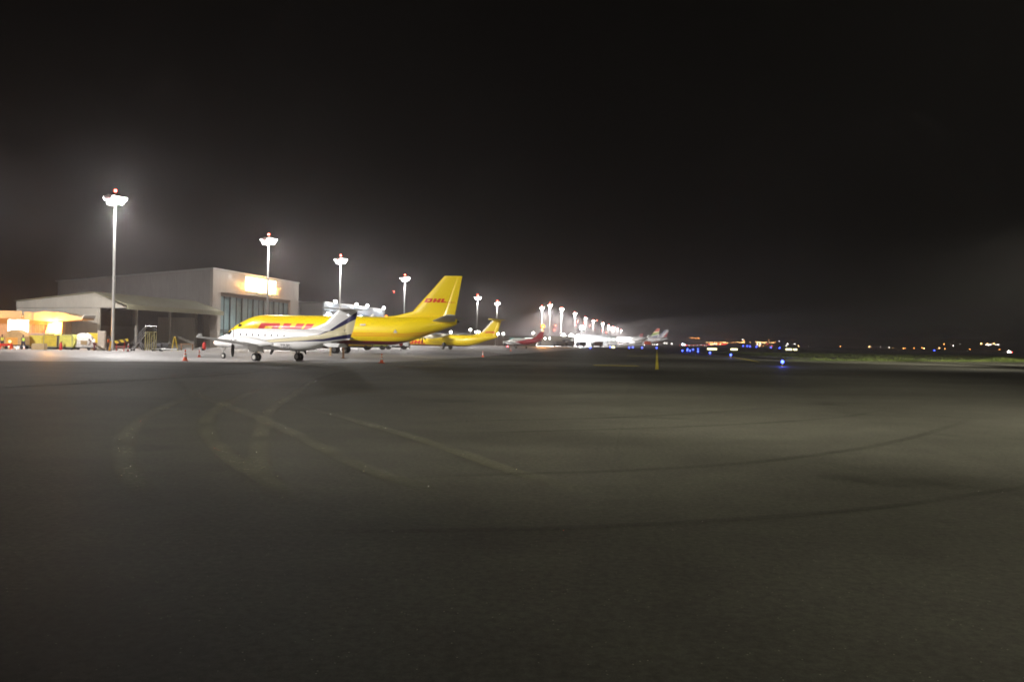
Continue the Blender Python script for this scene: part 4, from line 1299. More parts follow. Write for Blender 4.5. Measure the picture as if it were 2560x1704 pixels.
uld('mustard yellow container next to the long bright crate', 137, 104, 1, (0.62, 0.46, 0.04))
uld('lime yellow container next to the white wrapped load', 170, 104, -1, (0.66, 0.62, 0.12))

t = thing('fire_extinguisher', 'red fire extinguisher standing between the two yellow containers', 'fire extinguisher', gnd(152.5, 102.5))
MB().lathe((0, 0, 0), [(0.16, 0.0), (0.17, 0.05), (0.17, 0.72), (0.08, 0.9), (0.04, 0.98)], 'Z', 14).build('cylinder', M_RED, t, True)
MB().box((0.06, 0, 1.02), (0.22, 0.05, 0.06)).build('valve', M_DARK, t)
MB().tube((0.1, 0, 0.98), (0.2, -0.05, 0.5), 0.02, n=6).build('hose', M_RUBBER, t)

t = thing('wrapped_pallet', 'lumpy white plastic-wrapped load on a low dark dolly', 'pallet load', gnd(209, 104.5))
dolly(t, 2.9, 1.8, 0.38)
mb = MB()
rnd = random.Random(5)
vs = []
rs = []
for z, k in ((0.38, 1.0), (0.8, 1.04), (1.3, 0.95), (1.75, 0.72), (2.1, 0.35)):
    rs.append([(1.4*k*math.cos(a)*(1+rnd.uniform(-.12, .12)), 0.85*k*math.sin(a)*(1+rnd.uniform(-.12, .12)), z+rnd.uniform(-.08, .08)) for a in [2*math.pi*i/14 for i in range(14)]])
mb.rings(rs).build('wrapped_load', plain("white_wrap", (0.70, 0.66, 0.62), 0.35, vary=0.3, scale=2.5), t)
MB().box((0.45, -0.75, 0.95), (0.7, 0.35, 0.5), rz=0.2).build('carton', M_CARD, t)

t = thing('tarp_stack', 'stack of goods under a bright yellow tarpaulin behind the wrapped load', 'tarpaulin stack', gnd(237, 108.5))
bevel(MB().prism([(-0.95, 0.9), (0.8, 0.9), (0.8, 2.15), (-0.6, 2.15)], 'y', -0.6, 0.6).build('tarpaulin', plain("yellow_tarpaulin", (0.78, 0.58, 0.03), 0.5), t), 0.05)
MB().span((-0.7, -0.55, 0), (0.7, 0.55, 0.88)).build('goods', M_CARD, t)

t = thing('cabinet', 'tall cream electrical cabinet just left of the near mast', 'cabinet', gnd(255, 103), 0.25)
bevel(MB().span((-0.42, -0.4, 0.1), (0.42, 0.4, 2.45)).build('body', plain("cream_cabinet", (0.55, 0.47, 0.38), 0.5), t), 0.03)
MB().span((-0.36, -0.43, 0.3), (0.36, -0.405, 2.3)).build('door', plain("cream_door", (0.58, 0.50, 0.41), 0.5), t)
MB().box((0.25, -0.45, 1.3), (0.04, 0.04, 0.18)).build('handle', M_STEEL, t)
MB().span((-0.46, -0.44, 0), (0.46, 0.44, 0.1)).build('plinth', M_CONC, t)

# striped barricade and posts right of the mast
t = thing('barricade', 'yellow and black striped barricade on red legs beside the near mast', 'barricade', gnd(303, 102), 0.0)
m, nt, b = new_mat("hazard_stripes")
x_, y_, z_ = coords(nt)
nt.links.new(mix(nt, E.op('FRACT', (x_+z_)*(1/0.8)).lt(0.45), (0.78, 0.58, 0.02), (0.06, 0.015, 0.01)), b.inputs['Base Color'])
MB().box((0.05, 0, 1.25), (1.7, 0.08, 0.36), ry=R(-11)).build('board', m, t)
for x in (-0.6, 0.35): MB().tube((x, 0, 0), (x+0.1, 0, 1.2), 0.05, n=8).build('leg', M_RED, t)
MB().box((-0.1, 0, 0.55), (1.3, 0.06, 0.14)).build('rail', plain("faded_red_rail", (0.42, 0.16, 0.13), 0.6), t)
t = thing('marker_post', 'red and white banded post beside the striped barricade', 'post', gnd(321, 100.5))
m, nt, b = new_mat("red_white_bands")
x_, y_, z_ = coords(nt)
nt.links.new(mix(nt, E.op('FRACT', z_*(1/0.5)).lt(0.5), (0.75, 0.70, 0.66), (0.55, 0.03, 0.04)), b.inputs['Base Color'])
MB().tube((0, 0, 0.06), (0.03, 0, 1.05), 0.09, n=12).build('post', m, t)
MB().box((0, 0, 0.03), (0.4, 0.4, 0.06)).build('base', M_RUBBER, t)
t = thing('marker_post', 'orange and yellow post standing against the foot of the near mast', 'post', gnd(276, 101.5))
MB().tube((-0.1, 0, 0.06), (0.1, 0, 1.2), 0.13, 0.07, 10).build('post', plain("amber_plastic", (0.72, 0.36, 0.03), 0.5), t)
MB().box((-0.1, 0, 0.03), (0.45, 0.45, 0.06)).build('base', M_RUBBER, t)

# maintenance steps
def steps(label, px, Y, hgt):
    t = thing('maintenance_steps', label, 'access steps', gnd(px, Y), R(8))
    mats = plain("dull_yellow_steps", (0.34, 0.30, 0.12), 0.6)
    MB().span((0.2, -0.5, hgt-0.08), (1.35, 0.5, hgt)).build('platform', mats, t)
    fr = MB()
    for x in (0.25, 0.75, 1.3):
        for y in (-0.46, 0.46): fr.box((x, y, hgt/2), (0.12, 0.09, hgt-0.1))
    fr.tube((0.25, -0.46, 0.3), (1.3, -0.46, hgt-0.3), 0.04, n=6)
    fr.build('tower_frame', mats, t)
    rl = MB()
    for y in (-0.46, 0.46):
        rl.tube((-1.5, y, 0.1), (0.25, y, hgt), 0.05, n=6)
        rl.tube((-1.5, y, 0.9), (0.25, y, hgt+0.7), 0.035, n=6).tube((0.25, y, hgt+0.7), (1.3, y, hgt+0.7), 0.035, n=6).tube((1.3, y, hgt), (1.3, y, hgt+0.7), 0.035, n=6)
        rl.tube((0.0, y, 0.1), (-0.55, y, hgt*0.55), 0.04, n=6)
    rl.build('rail', M_STEEL, t)
    st_ = MB()
    for k in range(8): st_.box((-1.4+k*0.21, 0, 0.2+k*(hgt-0.2)/8), (0.22, 0.9, 0.03))
    st_.build('treads', M_STEEL, t)
    for x in (-1.4, 1.2):
        for y in (-0.5, 0.5): MB().lathe((x, y, 0.12), [(0.03, -0.05), (0.12, -0.05), (0.12, 0.05), (0.03, 0.05)], 'Y', 12).build('wheel', M_RUBBER, t)
    return t
steps('tall dull yellow maintenance steps in front of the dark shed', 361, 106, 2.5)

t = thing('stepladder', 'small A-frame stepladder in the shed opening', 'ladder', gnd(437, 112), 0.3)
MB().tube((-0.35, -0.25, 0), (-0.05, -0.15, 1.9), 0.04, n=6).tube((-0.35, 0.25, 0), (-0.05, 0.15, 1.9), 0.04, n=6).build('front_rails', M_YEL, t)
MB().tube((0.4, -0.25, 0), (0.05, -0.15, 1.9), 0.04, n=6).tube((0.4, 0.25, 0), (0.05, 0.15, 1.9), 0.04, n=6).build('rear_rails', M_YEL, t)
sm = MB()
for k in range(6): sm.box((-0.32+k*0.045, 0, 0.3+k*0.28), (0.1, 0.44-k*0.03, 0.03))
sm.build('treads', M_STEEL, t)

def tug(label, px, Y, col, rz=0.0):
    t = thing('tow_tractor', label, 'tractor', gnd(px, Y), rz, 'tow tractors parked about')
    bevel(MB().prism([(-1.3, 0.35), (1.3, 0.35), (1.3, 0.95), (0.3, 1.05), (-0.1, 0.8), (-0.9, 0.8), (-1.0, 1.1), (-1.3, 1.1)], 'y', -0.6, 0.6).build('body', col, t), 0.04)
    for x in (-0.85, 0.85):
        for y in (-0.6, 0.6):
            MB().lathe((x, y, 0.32), [(0.05, -0.12), (0.32, -0.12), (0.32, 0.12), (0.05, 0.12)], 'Y', 16).build('wheel', M_RUBBER, t)
    MB().box((-0.75, 0, 1.15), (0.1, 0.5, 0.6)).build('seat', M_DARK, t)
    MB().tube((0.1, 0.0, 0.9), (-0.2, 0, 1.25), 0.03, n=6).build('steering_column', M_DARK, t)
    return t
tug('dark grey tow tractor parked inside the shed opening', 402, 112, M_DARK)
tug('dark tow tractor standing just behind the maintenance steps', 376, 111, plain("dark_grey_tug", (0.09, 0.09, 0.10), 0.5), 0.4)

t = thing('towbar', 'long pale tow bar lying on the shed forecourt', 'tow bar', gnd(413, 106), 0.02)
MB().tube((-1.6, 0, 0.28), (1.6, 0, 0.28), 0.09, n=8).build('bar', M_WHITE, t)
MB().box((1.75, 0, 0.28), (0.35, 0.25, 0.12)).build('head', M_STEEL, t)
for y in (-0.3, 0.3): MB().lathe((-0.5, y, 0.16), [(0.03, -0.05), (0.16, -0.05), (0.16, 0.05), (0.03, 0.05)], 'Y', 12).build('wheel', M_RUBBER, t)

t = thing('wooden_trestle', 'brown wooden trestle against the shed partition', 'trestle', gnd(468, 116), 0.2)
MB().box((0, 0, 0.85), (1.9, 0.7, 0.1)).build('top', M_WOOD, t)
for x in (-0.75, 0.75):
    for y in (-0.25, 0.25): MB().box((x, y, 0.4), (0.1, 0.1, 0.8)).build('leg', M_WOOD, t)
t = thing('trolley_extinguisher', 'red wheeled extinguisher in front of the shed pier', 'fire extinguisher', gnd(511, 116))
MB().lathe((0, 0, 0.12), [(0.2, 0), (0.24, 0.1), (0.24, 0.85), (0.1, 1.05)], 'Z', 14).build('cylinder', M_RED, t, True)
for y in (-0.25, 0.25): MB().lathe((-0.1, y, 0.16), [(0.03, -0.04), (0.16, -0.04), (0.16, 0.04), (0.03, 0.04)], 'Y', 12).build('wheel', M_RUBBER, t)
MB().tube((-0.25, 0, 0.4), (-0.35, 0, 1.25), 0.025, n=6).build('handle', M_STEEL, t)

# wooden tail props near the white plane
for px, py, lab in ((858, 896, 'brown timber prop standing below the tail of the white plane'), (826, 889, 'shorter pale timber prop left of the jet main wheels')):
    p = on_ground(px, py)
    t = thing('tail_prop', lab, 'prop', (p.x, p.y, 0.008), 0, 'timber props by the planes')
    MB().box((0, 0, 0.62), (0.2, 0.2, 1.2)).build('post', M_WOOD if px > 840 else M_CARD, t)
    MB().box((0, 0, 0.03), (0.42, 0.42, 0.06)).build('base', M_WOOD, t)

# trucks seen under the jet
def truck(label, px, Y, body, cab, L=5.0, H=2.4, rz=0.0, grp='vehicles parked behind the planes'):
    t = thing('service_truck', label, 'truck', gnd(px, Y), rz, grp)
    bevel(MB().span((-L/2+1.7, -1.05, 0.7), (L/2, 1.05, H)).build('cargo_box', body, t), 0.05)
    bevel(MB().prism([(-L/2, 0.45), (-L/2+1.62, 0.45), (-L/2+1.62, H*0.88), (-L/2+0.55, H*0.88), (-L/2+0.05, 1.25)], 'y', -0.95, 0.95).build('cab', cab, t), 0.05)
    MB().prism([(-L/2+0.14, 1.3), (-L/2+0.52, H*0.84), (-L/2+0.40, H*0.86), (-L/2-0.02, 1.32)], 'y', -0.85, 0.85).build('windscreen', M_GLASS, t)
    MB().span((-L/2+0.3, -0.8, 0.42), (L/2-0.1, 0.8, 0.68)).build('chassis', M_DARK, t)
    for x in (-L/2+0.9, L/2-1.0):
        for y in (-0.95, 0.95):
            MB().lathe((x, y, 0.42), [(0.05, -0.13), (0.42, -0.13), (0.42, 0.13), (0.05, 0.13)], 'Y', 16).build('wheel', M_RUBBER, t)
    return t
truck('yellow flat truck seen low under the belly of the big jet', 893, 150, M_YEL, M_YEL, 5.6, 1.5)
truck('lime truck standing behind the jet wheels, box open', 940, 158, plain("lime_truck", (0.55, 0.58, 0.10), 0.5), plain("cream_cab", (0.6, 0.58, 0.45), 0.5), 4.6, 2.2)
truck('white box truck seen under the tail of the big jet', 992, 165, M_WHITE, M_WHITE, 5.0, 2.4)
truck('grey van-like truck parked by the beige block', 1396, 345, M_GREYP, M_WHITE, 5, 2.3, grp='vehicles parked by the terminal')
truck('red-brown truck parked before the white terminal', 1492, 380, plain("brown_truck", (0.25, 0.12, 0.10), 0.5), M_WHITE, 5.5, 2.4, grp='vehicles parked by the terminal')
truck('white truck at the bright terminal front', 1421, 352, M_WHITE, M_GREYP, 5, 2.3, 0.5, grp='vehicles parked by the terminal')
truck('dark truck at the near end of the terminal', 1452, 372, plain('slate_truck', (0.12, 0.12, 0.13), 0.5), M_WHITE, 4.6, 2.1, grp='vehicles parked by the terminal')
truck('pale truck beneath the far airliner wing', 1530, 480, M_WHITE, M_WHITE, 6, 2.8, grp='vehicles parked by the terminal')
truck('orange service truck beside the striped-fin airliner', 1616, 700, M_ORANGE, M_WHITE, 7, 3.4, grp='vehicles parked by the terminal')

t = thing('chock_stand', 'small red sign on a thin post under the yellow turboprop', 'stand', gnd(1103, 196))
MB().tube((0, 0, 0), (0, 0, 1.2), 0.05, n=6).build('post', M_RED, t)
MB().box((0, 0, 1.3), (0.9, 0.06, 0.7)).build('plate', M_RED, t)
t = thing('engine_stand', 'red covered stand on a post below the jet tail end', 'stand', gnd(1003, 150))
MB().tube((0, 0, 0), (0, 0, 0.9), 0.07, n=6).build('post', M_DARK, t)
MB().ball((0, 0, 1.2), 0.36).build('cover', M_RED, t, True)

# ================================================================ PEOPLE
def person(label, px, Y, rz, joints, vest, legs_col, hgt=1.75):
    t = thing('person', label, 'person', gnd(px, Y), rz)
    names = list(joints)
    J = {k: Vector(v) for k, v in joints.items()}
    edges = [('pelvis', 'waist'), ('waist', 'chest'), ('chest', 'neck'), ('neck', 'head'), ('head', 'crown'), ('chest', 'sl'), ('sl', 'el'), ('el', 'wl'), ('wl', 'hl'),
             ('chest', 'sr'), ('sr', 'er'), ('er', 'wr'), ('wr', 'hr'), ('pelvis', 'pl'), ('pl', 'kl'), ('kl', 'al'), ('al', 'tl'), ('pelvis', 'pr'), ('pr', 'kr'), ('kr', 'ar'), ('ar', 'tr')]
    rad = dict(pelvis=.14, waist=.125, chest=.15, neck=.06, head=.10, crown=.085, sl=.07, sr=.07, el=.045, er=.045, wl=.035, wr=.035, hl=.04, hr=.04, pl=.09, pr=.09, kl=.06, kr=.06, al=.045, ar=.045, tl=.045, tr=.045)
    def skin(sel, extra, name, mat, parent):
        idx = [n for n in names if n in sel]
        me = bpy.data.meshes.new(name)
        me.from_pydata([J[n] for n in idx], [(idx.index(a), idx.index(b_)) for a, b_ in edges if a in sel and b_ in sel], [])
        ob = bpy.data.objects.new(name, me)
        C.objects.link(ob)
        sk = ob.modifiers.new('skin', 'SKIN')
        for i, n in enumerate(idx):
            r_ = rad[n]+extra
            me.skin_vertices[0].data[i].radius = (r_, r_)
            me.skin_vertices[0].data[i].use_root = n in ('pelvis', 'waist') and i == 0
        sb = ob.modifiers.new('sub', 'SUBSURF')
        sb.levels = sb.render_levels = 1
        dg = bpy.context.evaluated_depsgraph_get()
        m2 = bpy.data.meshes.new_from_object(ob.evaluated_get(dg))
        bpy.data.objects.remove(ob)
        m2.materials.clear()
        m2.materials.append(mat)
        m2.polygons.foreach_set('use_smooth', [True]*len(m2.polygons))
        o2 = bpy.data.objects.new(name, m2)
        C.objects.link(o2)
        o2.parent = parent
        return o2
    skin(set(names), 0, 'body', plain("skin_tone", (0.16, 0.09, 0.06), 0.6), t)
    skin({'waist', 'chest', 'sl', 'sr', 'pelvis'}, 0.022, 'vest', vest, t)
    skin({'pelvis', 'pl', 'kl', 'al', 'pr', 'kr', 'ar'}, 0.018, 'trousers', legs_col, t)
    MB().ball(J['head']+Vector((0, 0.01, 0.085)), 0.115, 10, 0.8).build('hair', M_DARK, t, True)
    return t

STAND = dict(pelvis=(0, 0, .95), waist=(0, 0, 1.08), chest=(0, 0, 1.35), neck=(0, -.01, 1.5), head=(0, -.02, 1.62), crown=(0, -.02, 1.70), sl=(.19, 0, 1.42), el=(.25, .02, 1.14), wl=(.24, -.08, .9), hl=(.24, -.1, .82),
             sr=(-.19, 0, 1.42), er=(-.26, .03, 1.14), wr=(-.26, -.05, .9), hr=(-.26, -.07, .82), pl=(.1, 0, .88), kl=(.12, -.02, .48), al=(.13, .02, .09), tl=(.14, -.14, .05), pr=(-.1, 0, .88), kr=(-.13, -.05, .48), ar=(-.14, .0, .09), tr=(-.15, -.16, .05))
WALK = dict(STAND, kl=(.1, -.22, .50), al=(.1, -.28, .10), tl=(.1, -.43, .07), kr=(-.1, .10, .48), ar=(-.1, .34, .14), tr=(-.1, .24, .05), wl=(.24, .10, .9), hl=(.24, .13, .82), wr=(-.24, -.22, .98), hr=(-.24, -.28, .92))
BEND = dict(STAND, waist=(0, -.10, 1.04), chest=(0, -.38, 1.18), neck=(0, -.52, 1.26), head=(0, -.62, 1.30), crown=(0, -.68, 1.34), sl=(.19, -.42, 1.20), el=(.24, -.50, .92), wl=(.2, -.62, .72), hl=(.2, -.66, .66), sr=(-.19, -.42, 1.20), er=(-.24, -.5, .92), wr=(-.2, -.62, .72), hr=(-.2, -.66, .66))
M_VESTL = plain("lime_hi_vis", (0.55, 0.80, 0.08), 0.6)
M_VESTY = plain("yellow_hi_vis", (0.72, 0.68, 0.06), 0.6)
M_NAVY = plain("navy_trousers", (0.03, 0.03, 0.06), 0.8)
M_SHIRT = plain("white_shirt", (0.68, 0.66, 0.64), 0.7)
person('worker in lime vest and dark trousers walking past the orange cart', 58, 101, R(70), WALK, M_VESTL, M_NAVY)
person('worker in yellow vest at the very edge of the picture', 6, 103.5, R(20), STAND, M_VESTY, M_DARK)
person('person in white shirt bending beside the white wrapped load', 237, 101, R(-80), BEND, M_SHIRT, plain("maroon_trousers", (0.16, 0.03, 0.04), 0.8))
person('worker in orange vest standing close behind the near mast', 272, 104, R(-30), STAND, M_ORANGE, M_NAVY)

# ================================================================ SMALL LAMPS
def street_lamp(label, px, py, Y, mat, r, power=0, col=(1, 1, 1), arm=0, group='white lamps along the apron road', name='street_lamp'):
    p = at_depth(px, py, Y)
    t = thing(name, label, 'lamp', (p.x, Y, 0), 0, group)
    MB().tube((0, 0, 0), (0, 0, p.z), 0.09, 0.06, 8).build('pole', M_GALV, t)
    MB().box((0, -0.1, p.z+r*0.9), (r*1.6, r*1.6, r*0.3)).build('hood', M_STEEL, t)
    MB().ball((0, -0.15, p.z), r, 12).build('globe', mat, t, True)
    if power: light('POINT', 'lamp_light', (0, -0.2-r*1.6, p.z-0.2), power, col, t, 0.25)
    return t
street_lamp('orange glowing sodium lamp right above the little red plane fin', 1357, 816, 300, M_SODLAMP, 0.8, 9000, (1.0, 0.40, 0.07))
street_lamp('very bright blue-white flood lamp above the white terminal', 1455, 819, 390, emit("blue_white_flood", (0.85, 0.93, 1.0), 140), 1.0, 9000, (0.85, 0.93, 1.0))
WL = [(1127, 830, 260, 'white lamp left of the small yellow plane, just behind the jet tail'), (1176, 824, 260, 'higher white lamp over the back of the small yellow plane'), (1190, 829.5, 280, 'white lamp at the foot of the mast by the yellow turboprop tail'),
      (1197, 829.5, 285, 'twin white lamp just right of that mast foot'), (1244.5, 834, 280, 'white lamp touching the rear edge of the yellow T-tail'), (1258.5, 834, 280, 'white lamp at the end of a long low arm'), (1333, 832, 300, 'pinkish white lamp over the grey block'),
      (1362.5, 845.5, 380, 'first of two yellow-white wall lamps on the beige block'), (1374, 845.5, 380, 'second of two yellow-white wall lamps on the beige block')]
for px, py, Y, lab in WL:
    street_lamp(lab, px, py, Y, M_WHITELAMP, 0.36, 180 if px < 1260 else 0, (1, 0.95, 0.9))

# red-lit slim masts
RD = [(985, 729, 300), (1389, 813.5, 620), (1386, 824.5, 620), (1444, 803.5, 650), (1439, 812, 650), (1460, 808, 650), (1474, 814, 700), (1492, 801, 700), (1505, 825.5, 720), (1516, 830.5, 720)]
for k, (px, py, Y) in enumerate(RD):
    p = at_depth(px, py, Y)
    lab = 'slim mast with one red lamp above the back of the yellow jet' if k == 0 else 'slim far mast with a tiny red lamp above the terminal'
    t = thing('warning_mast', lab, 'warning light', (p.x, Y, 0), 0, 'slim masts with red lamps')
    MB().tube((0, 0, 0), (0, 0, p.z), 0.05, 0.03, 6).build('pole', M_DARK, t)
    MB().ball((0, 0, p.z+0.1), 0.16 if k == 0 else 0.32).build('red_lamp', M_REDLAMP, t, True)
p = on_ground(1269, 870)
t = thing('ground_light', 'small red ground lamp beside the little red plane', 'lamp', (p.x, p.y, 0.008))
MB().tube((0, 0, 0), (0, 0, 0.3), 0.05, n=6).build('stake', M_DARK, t)
MB().ball((0, 0, 0.45), 0.2).build('globe', emit("red_ground_lamp", (1, 0.1, 0.12), 30), t, True)
light('POINT', 'red_lamp_light', (0, -0.4, 0.5), 60, (1, 0.08, 0.1), t, 0.15)

# blue taxiway edge lights
BL = [(1956, 906, 'biggest blue edge light, nearest the viewer by the verge corner'), (1827, 888, 'second nearest blue edge light beside the curved yellow line'), (1775, 882.3, 'third nearest blue edge light beside the yellow-lit sign'),
      (1725, 877, None), (1719, 873.3, None), (1733, 874.2, None), (1745, 873.3, None), (1706, 877, None), (1745, 879, None), (1718, 876.6, None),
      (1475.7, 869.6, None), (1525.6, 868, None), (1573, 869.5, None), (1582, 869, None), (1605, 869.6, None), (1641.5, 870.3, None), (1858, 865.8, None), (1868, 866, None), (1875, 867, None), (1891, 868, None), (1927, 869.5, None), (1949, 870.5, None), (2336, 877, 'single blue light beyond the grass on the right')]
for k, (px, py, lab) in enumerate(BL):
    p = on_ground(px, py, 0.4)
    if p.y > 900 or p.y < 0: p = at_depth(px, py, 900)
    t = thing('taxiway_light', lab or 'small blue edge light far along the taxiway', 'taxiway light', (p.x, p.y, p.z-0.4), 0, 'blue taxiway edge lights')
    MB().lathe((0, 0, 0), [(0.12, 0), (0.12, 0.04), (0.035, 0.06), (0.035, 0.28), (0.09, 0.30)], 'Z', 12).build('stem', M_YEL if k < 3 else M_DARK, t, True)
    rr = max(0.18, p.y*0.0008)
    MB().ball((0, 0, 0.30+rr), rr, 12).build('blue_lens', M_BLUELAMP, t, True)
    if k < 3: light('POINT', 'edge_light', (0, 0, 0.75), (140, 90, 90)[k], (0.08, 0.12, 1.0), t, 0.1)
    elif p.y < 500: light('POINT', 'edge_light', (0, -0.5, 0.7), 60, (0.08, 0.12, 1.0), t, 0.1)

# illuminated guidance signs
M_GSIGN = emit("yellow_white_sign_face", (1.0, 0.93, 0.45), 4)
for px, py, wpx, lab in ((1780, 872, 24, 'long yellow-lit guidance sign at the tip of the verge'), (1835, 872.8, 17, 'short yellow-lit guidance sign on the verge behind the blue lights'), (1972, 873, 16, 'larger half of a pair of yellow-lit signs'), (1988, 873.4, 9, 'smaller greenish half of a pair of yellow-lit signs'), (1533, 867.5, 8, 'small distant yellow-lit sign on the apron')):
    p = on_ground(px, py, 0.62)
    t = thing('guidance_sign', lab, 'sign', (p.x, p.y, 0), 0, 'illuminated taxiway signs')
    wd = wpx*p.y/FPX
    hh = 4.0*p.y/FPX
    zl = 0.14 if px > 1600 else 0
    bevel(MB().span((-wd/2-0.05, -0.1, 0.62-hh/2-0.05), (wd/2+0.05, 0.15, 0.62+hh/2+0.05)).build('case', M_DARK, t), 0.02)
    MB().span((-wd/2, -0.13, 0.62-hh/2), (wd/2, -0.105, 0.62+hh/2)).build('face', M_GSIGN, t)
    for x in (-wd/3, wd/3): MB().tube((x, 0, 0), (x, 0, max(0.1, 0.62-hh/2)), 0.05, n=6).build('leg', M_DARK, t)
    light('POINT', 'sign_light', (0, -0.8, 0.7), 35, (1, 0.93, 0.55), t, 0.2)

# town lamps far away
def town_lamp(px, py, Y, mat, r, lab, grp):
    p = at_depth(px, py, Y)
    t = thing('town_lamp', lab, 'lamp', (p.x, Y, p.z), 0, grp)
    zb = min(p.z, 8.0)
    MB().tube((0, 0, -zb), (0, 0, 0), 0.12, n=5).build('pole', M_DARK, t)
    MB().ball((0, 0, 0), r, 8).build('globe', mat, t, True)
def z7(x, y): return 1700+x*0.1825, 820+y*0.1825
def z8(x, y): return 2130+x*0.1825, 820+y*0.1825
M_TO = emit("far_orange_lamp", (1.0, 0.33, 0.07), 24)
M_TY = emit("far_yellow_lamp", (1.0, 0.55, 0.20), 34)
M_TW = emit("far_white_lamp", (1.0, 0.92, 0.85), 20)
M_TR = emit("far_red_lamp", (1.0, 0.06, 0.05), 14)
rnd = random.Random(11)
G1, LB1 = 'orange town lamps in the long glowing row', 'tiny orange lamp in the long glowing row beyond the verge'
x = 368
while x < 1325:
    if not (660 < x < 690 or 895 < x < 945 or 985 < x < 1010 or 1090 < x < 1110 or 1205 < x < 1225):
        big = 820 < x < 900 or 1010 < x < 1090 or 1120 < x < 1200 or 560 < x < 660
        town_lamp(*z7(x, 196+rnd.uniform(-4, 4)), 1400, rnd.choice([M_TO, M_TY, M_TY]) if not big else M_TY, rnd.uniform(0.34, 0.54)*(1.3 if big else 1), LB1, G1)
    x += rnd.uniform(21, 30)
for x in range(395, 640, 26):
    town_lamp(*z7(x, 219+rnd.uniform(-2, 2)), 1250, M_TR if x > 570 else rnd.choice([M_TW, M_TY, M_TR]), 0.6, 'tiny white or red lamp just below the long glowing row', 'lamps below the glowing row')
for x in range(140, 275, 15):
    town_lamp(*z7(x, 138+rnd.uniform(-4, 4)), 1650, M_TO, 0.45, 'tiny faint orange lamp high on the dark hillside', 'faint hillside lamps')
for x in range(0, 365, 26):
    town_lamp(*z7(x, 231+x*0.01), 1100, M_TR if x % 52 == 0 else M_TW, 0.26, 'tiny lamp in the low red and white line beyond the far apron', 'low line of red and white lamps')
for xy, m, r_ in [((855, 157), M_TW, .8), ((1360, 178), M_TW, .6), ((1545, 166), M_TO, .4), ((1215, 165), M_TO, .5), ((1060, 221), M_TW, 1.0), ((1100, 215), M_TW, .9), ((1090, 243), M_TY, 1.0), ((1260, 243), M_TR, .8), ((1475, 215), M_TW, 1.0), ((1572, 219), M_TW, .9),
                  ((1455, 240), M_TW, .7), ((1625, 245), M_TY, .9), ((2197, 251), M_TO, .8), ((990, 267), M_TW, .8), ((1047, 288), M_TO, .6), ((1200, 220), M_TR, .9), ((1140, 244), M_TO, .5), ((870, 185), M_TO, 1.0), ((880, 172), M_TO, .7), ((1765, 255), M_TW, .3), ((360, 150), M_TO, .3), ((640, 145), M_TO, .3)]:
    town_lamp(*z7(*xy), 1200, m, r_*0.6, 'tiny single lamp scattered around the long glowing row', 'scattered town lamps')
for xy, m, r_ in [((235, 257), M_TY, 1.0), ((387, 260), M_TW, .35), ((508, 266), M_TW, .6), ((557, 273), M_TO, .75), ((703, 275), M_TO, .9), ((728, 271), M_TO, .6), ((850, 276), M_TO, .8), ((960, 270), M_TO, .75), ((988, 277), M_TY, .9), ((1197, 272), M_TY, .85),
                  ((1260, 218), M_TO, .8), ((1272, 282), M_TO, .65), ((1390, 242), M_TW, .85), ((1485, 222), M_TW, .35), ((1612, 288), M_TO, .8), ((1770, 212), M_TY, 1.1), ((1853, 215), M_TY, 1.0), ((1840, 228), M_TW, .9), ((1870, 230), M_TW, 1.1), ((1898, 227), M_TW, .9), ((1940, 212), M_TY, 1.1), ((1972, 226), M_TW, .7), ((2003, 227), M_TW, 1.0), ((2023, 293), M_TO, .6)]:
    town_lamp(*z8(*xy), 1100, m, r_*0.58, 'tiny single lamp scattered in the dark beyond the grass', 'lamps in the dark beyond the grass')
def z6(x, y): return 1440+x*0.1189, 740+y*0.1189
for xy, m, r_ in [((1435, 1025), M_TW, .8), ((1610, 1015), M_TW, .5), ((1650, 1015), M_TW, .5), ((1710, 1020), M_TW, .9), ((1860, 985), M_TW, .8), ((1905, 990), M_TW, .6), ((2010, 1000), M_TW, .9)]:
    town_lamp(*z6(*xy), 760, m, r_*0.42, 'small white lamp low under the far airliners', 'white lamps under the far airliners')

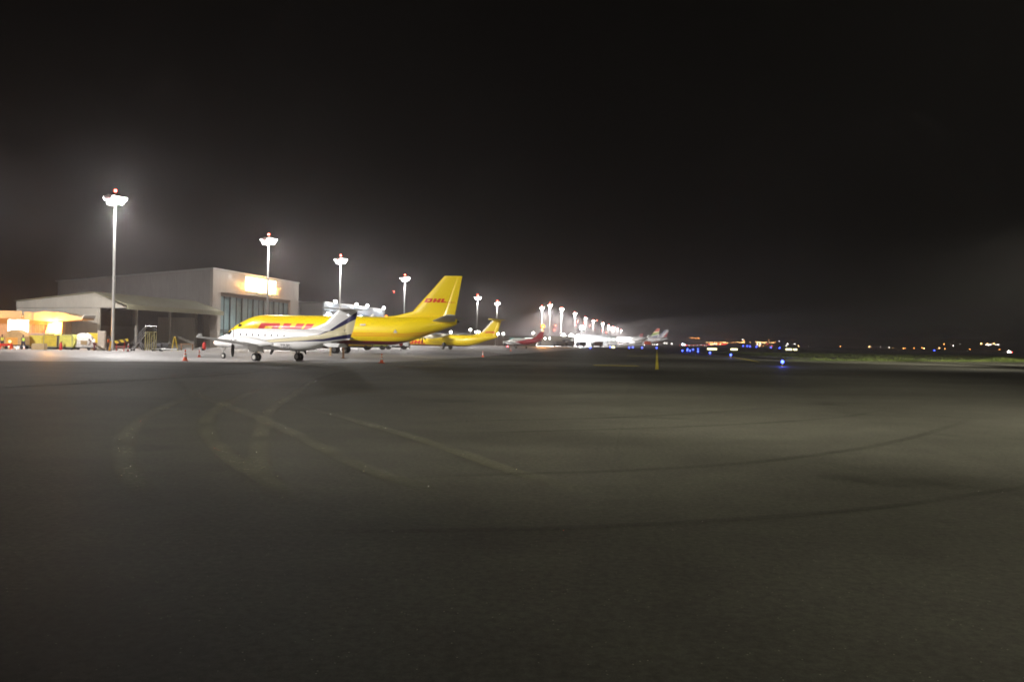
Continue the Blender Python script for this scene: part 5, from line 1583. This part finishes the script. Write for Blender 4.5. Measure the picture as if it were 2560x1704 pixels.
# vehicles with lights at the far right and in the middle
def lit_vehicle(label, px, py, Y, lamps):
    p = at_depth(px, py, Y)
    t = thing('patrol_car', label, 'car', (p.x, Y, 0), 0)
    s_ = 1.0
    bevel(MB().prism([(-2.1, 0.4), (2.1, 0.4), (2.1, 0.95), (1.2, 1.05), (0.7, 1.55), (-0.9, 1.6), (-1.6, 1.05), (-2.1, 0.95)], 'y', -0.85, 0.85).build('body', M_WHITE, t), 0.05)
    for x in (-1.3, 1.3):
        for y in (-0.85, 0.85): MB().lathe((x, y, 0.33), [(0.04, -0.1), (0.33, -0.1), (0.33, 0.1), (0.04, 0.1)], 'Y', 14).build('wheel', M_RUBBER, t)
    for x, z, m, r_ in lamps:
        MB().ball((x, -0.95, z), r_).build('headlight' if m is not M_TR else 'tail_light', m, t, True)
    return t
lit_vehicle('white car with glaring white and red lamps at the far right', 2522, 876, 520, [(-0.9, 0.8, M_TW, 0.40), (0.2, 0.8, M_TW, 0.45), (1.3, 0.8, M_TR, 0.35), (-0.6, 1.7, M_TW, 0.2)])
lit_vehicle('car with blue-white flashing roof lamps beyond the far airliners', 1709, 858.5, 640, [(-0.9, 1.75, emit("blue_white_beacon", (0.6, 0.65, 1.0), 130), 0.34), (0.4, 1.75, M_TW, 0.34), (1.6, 0.8, M_TR, 0.2)])

# ================================================================ HAZE
def haze():
    m = bpy.data.materials.new("night_haze")
    m.use_nodes = True
    nt = m.node_tree
    nt.nodes.clear()
    out = nt.nodes.new("ShaderNodeOutputMaterial")
    v = nt.nodes.new("ShaderNodeVolumePrincipled")
    v.inputs['Color'].default_value = (0.93, 0.87, 0.88, 1)
    v.inputs['Density'].default_value = HAZE
    v.inputs['Anisotropy'].default_value = 0.58
    nt.links.new(v.outputs[0], out.inputs['Volume'])
    o_ = MB().span((-GS-20, -320, -1.5), (GS+20, GS+20, 25)).build('haze', m)
    o_['kind'] = 'stuff'
    o_['label'] = 'thin night haze lit by the apron lamps'
    o_['category'] = 'haze'
haze()
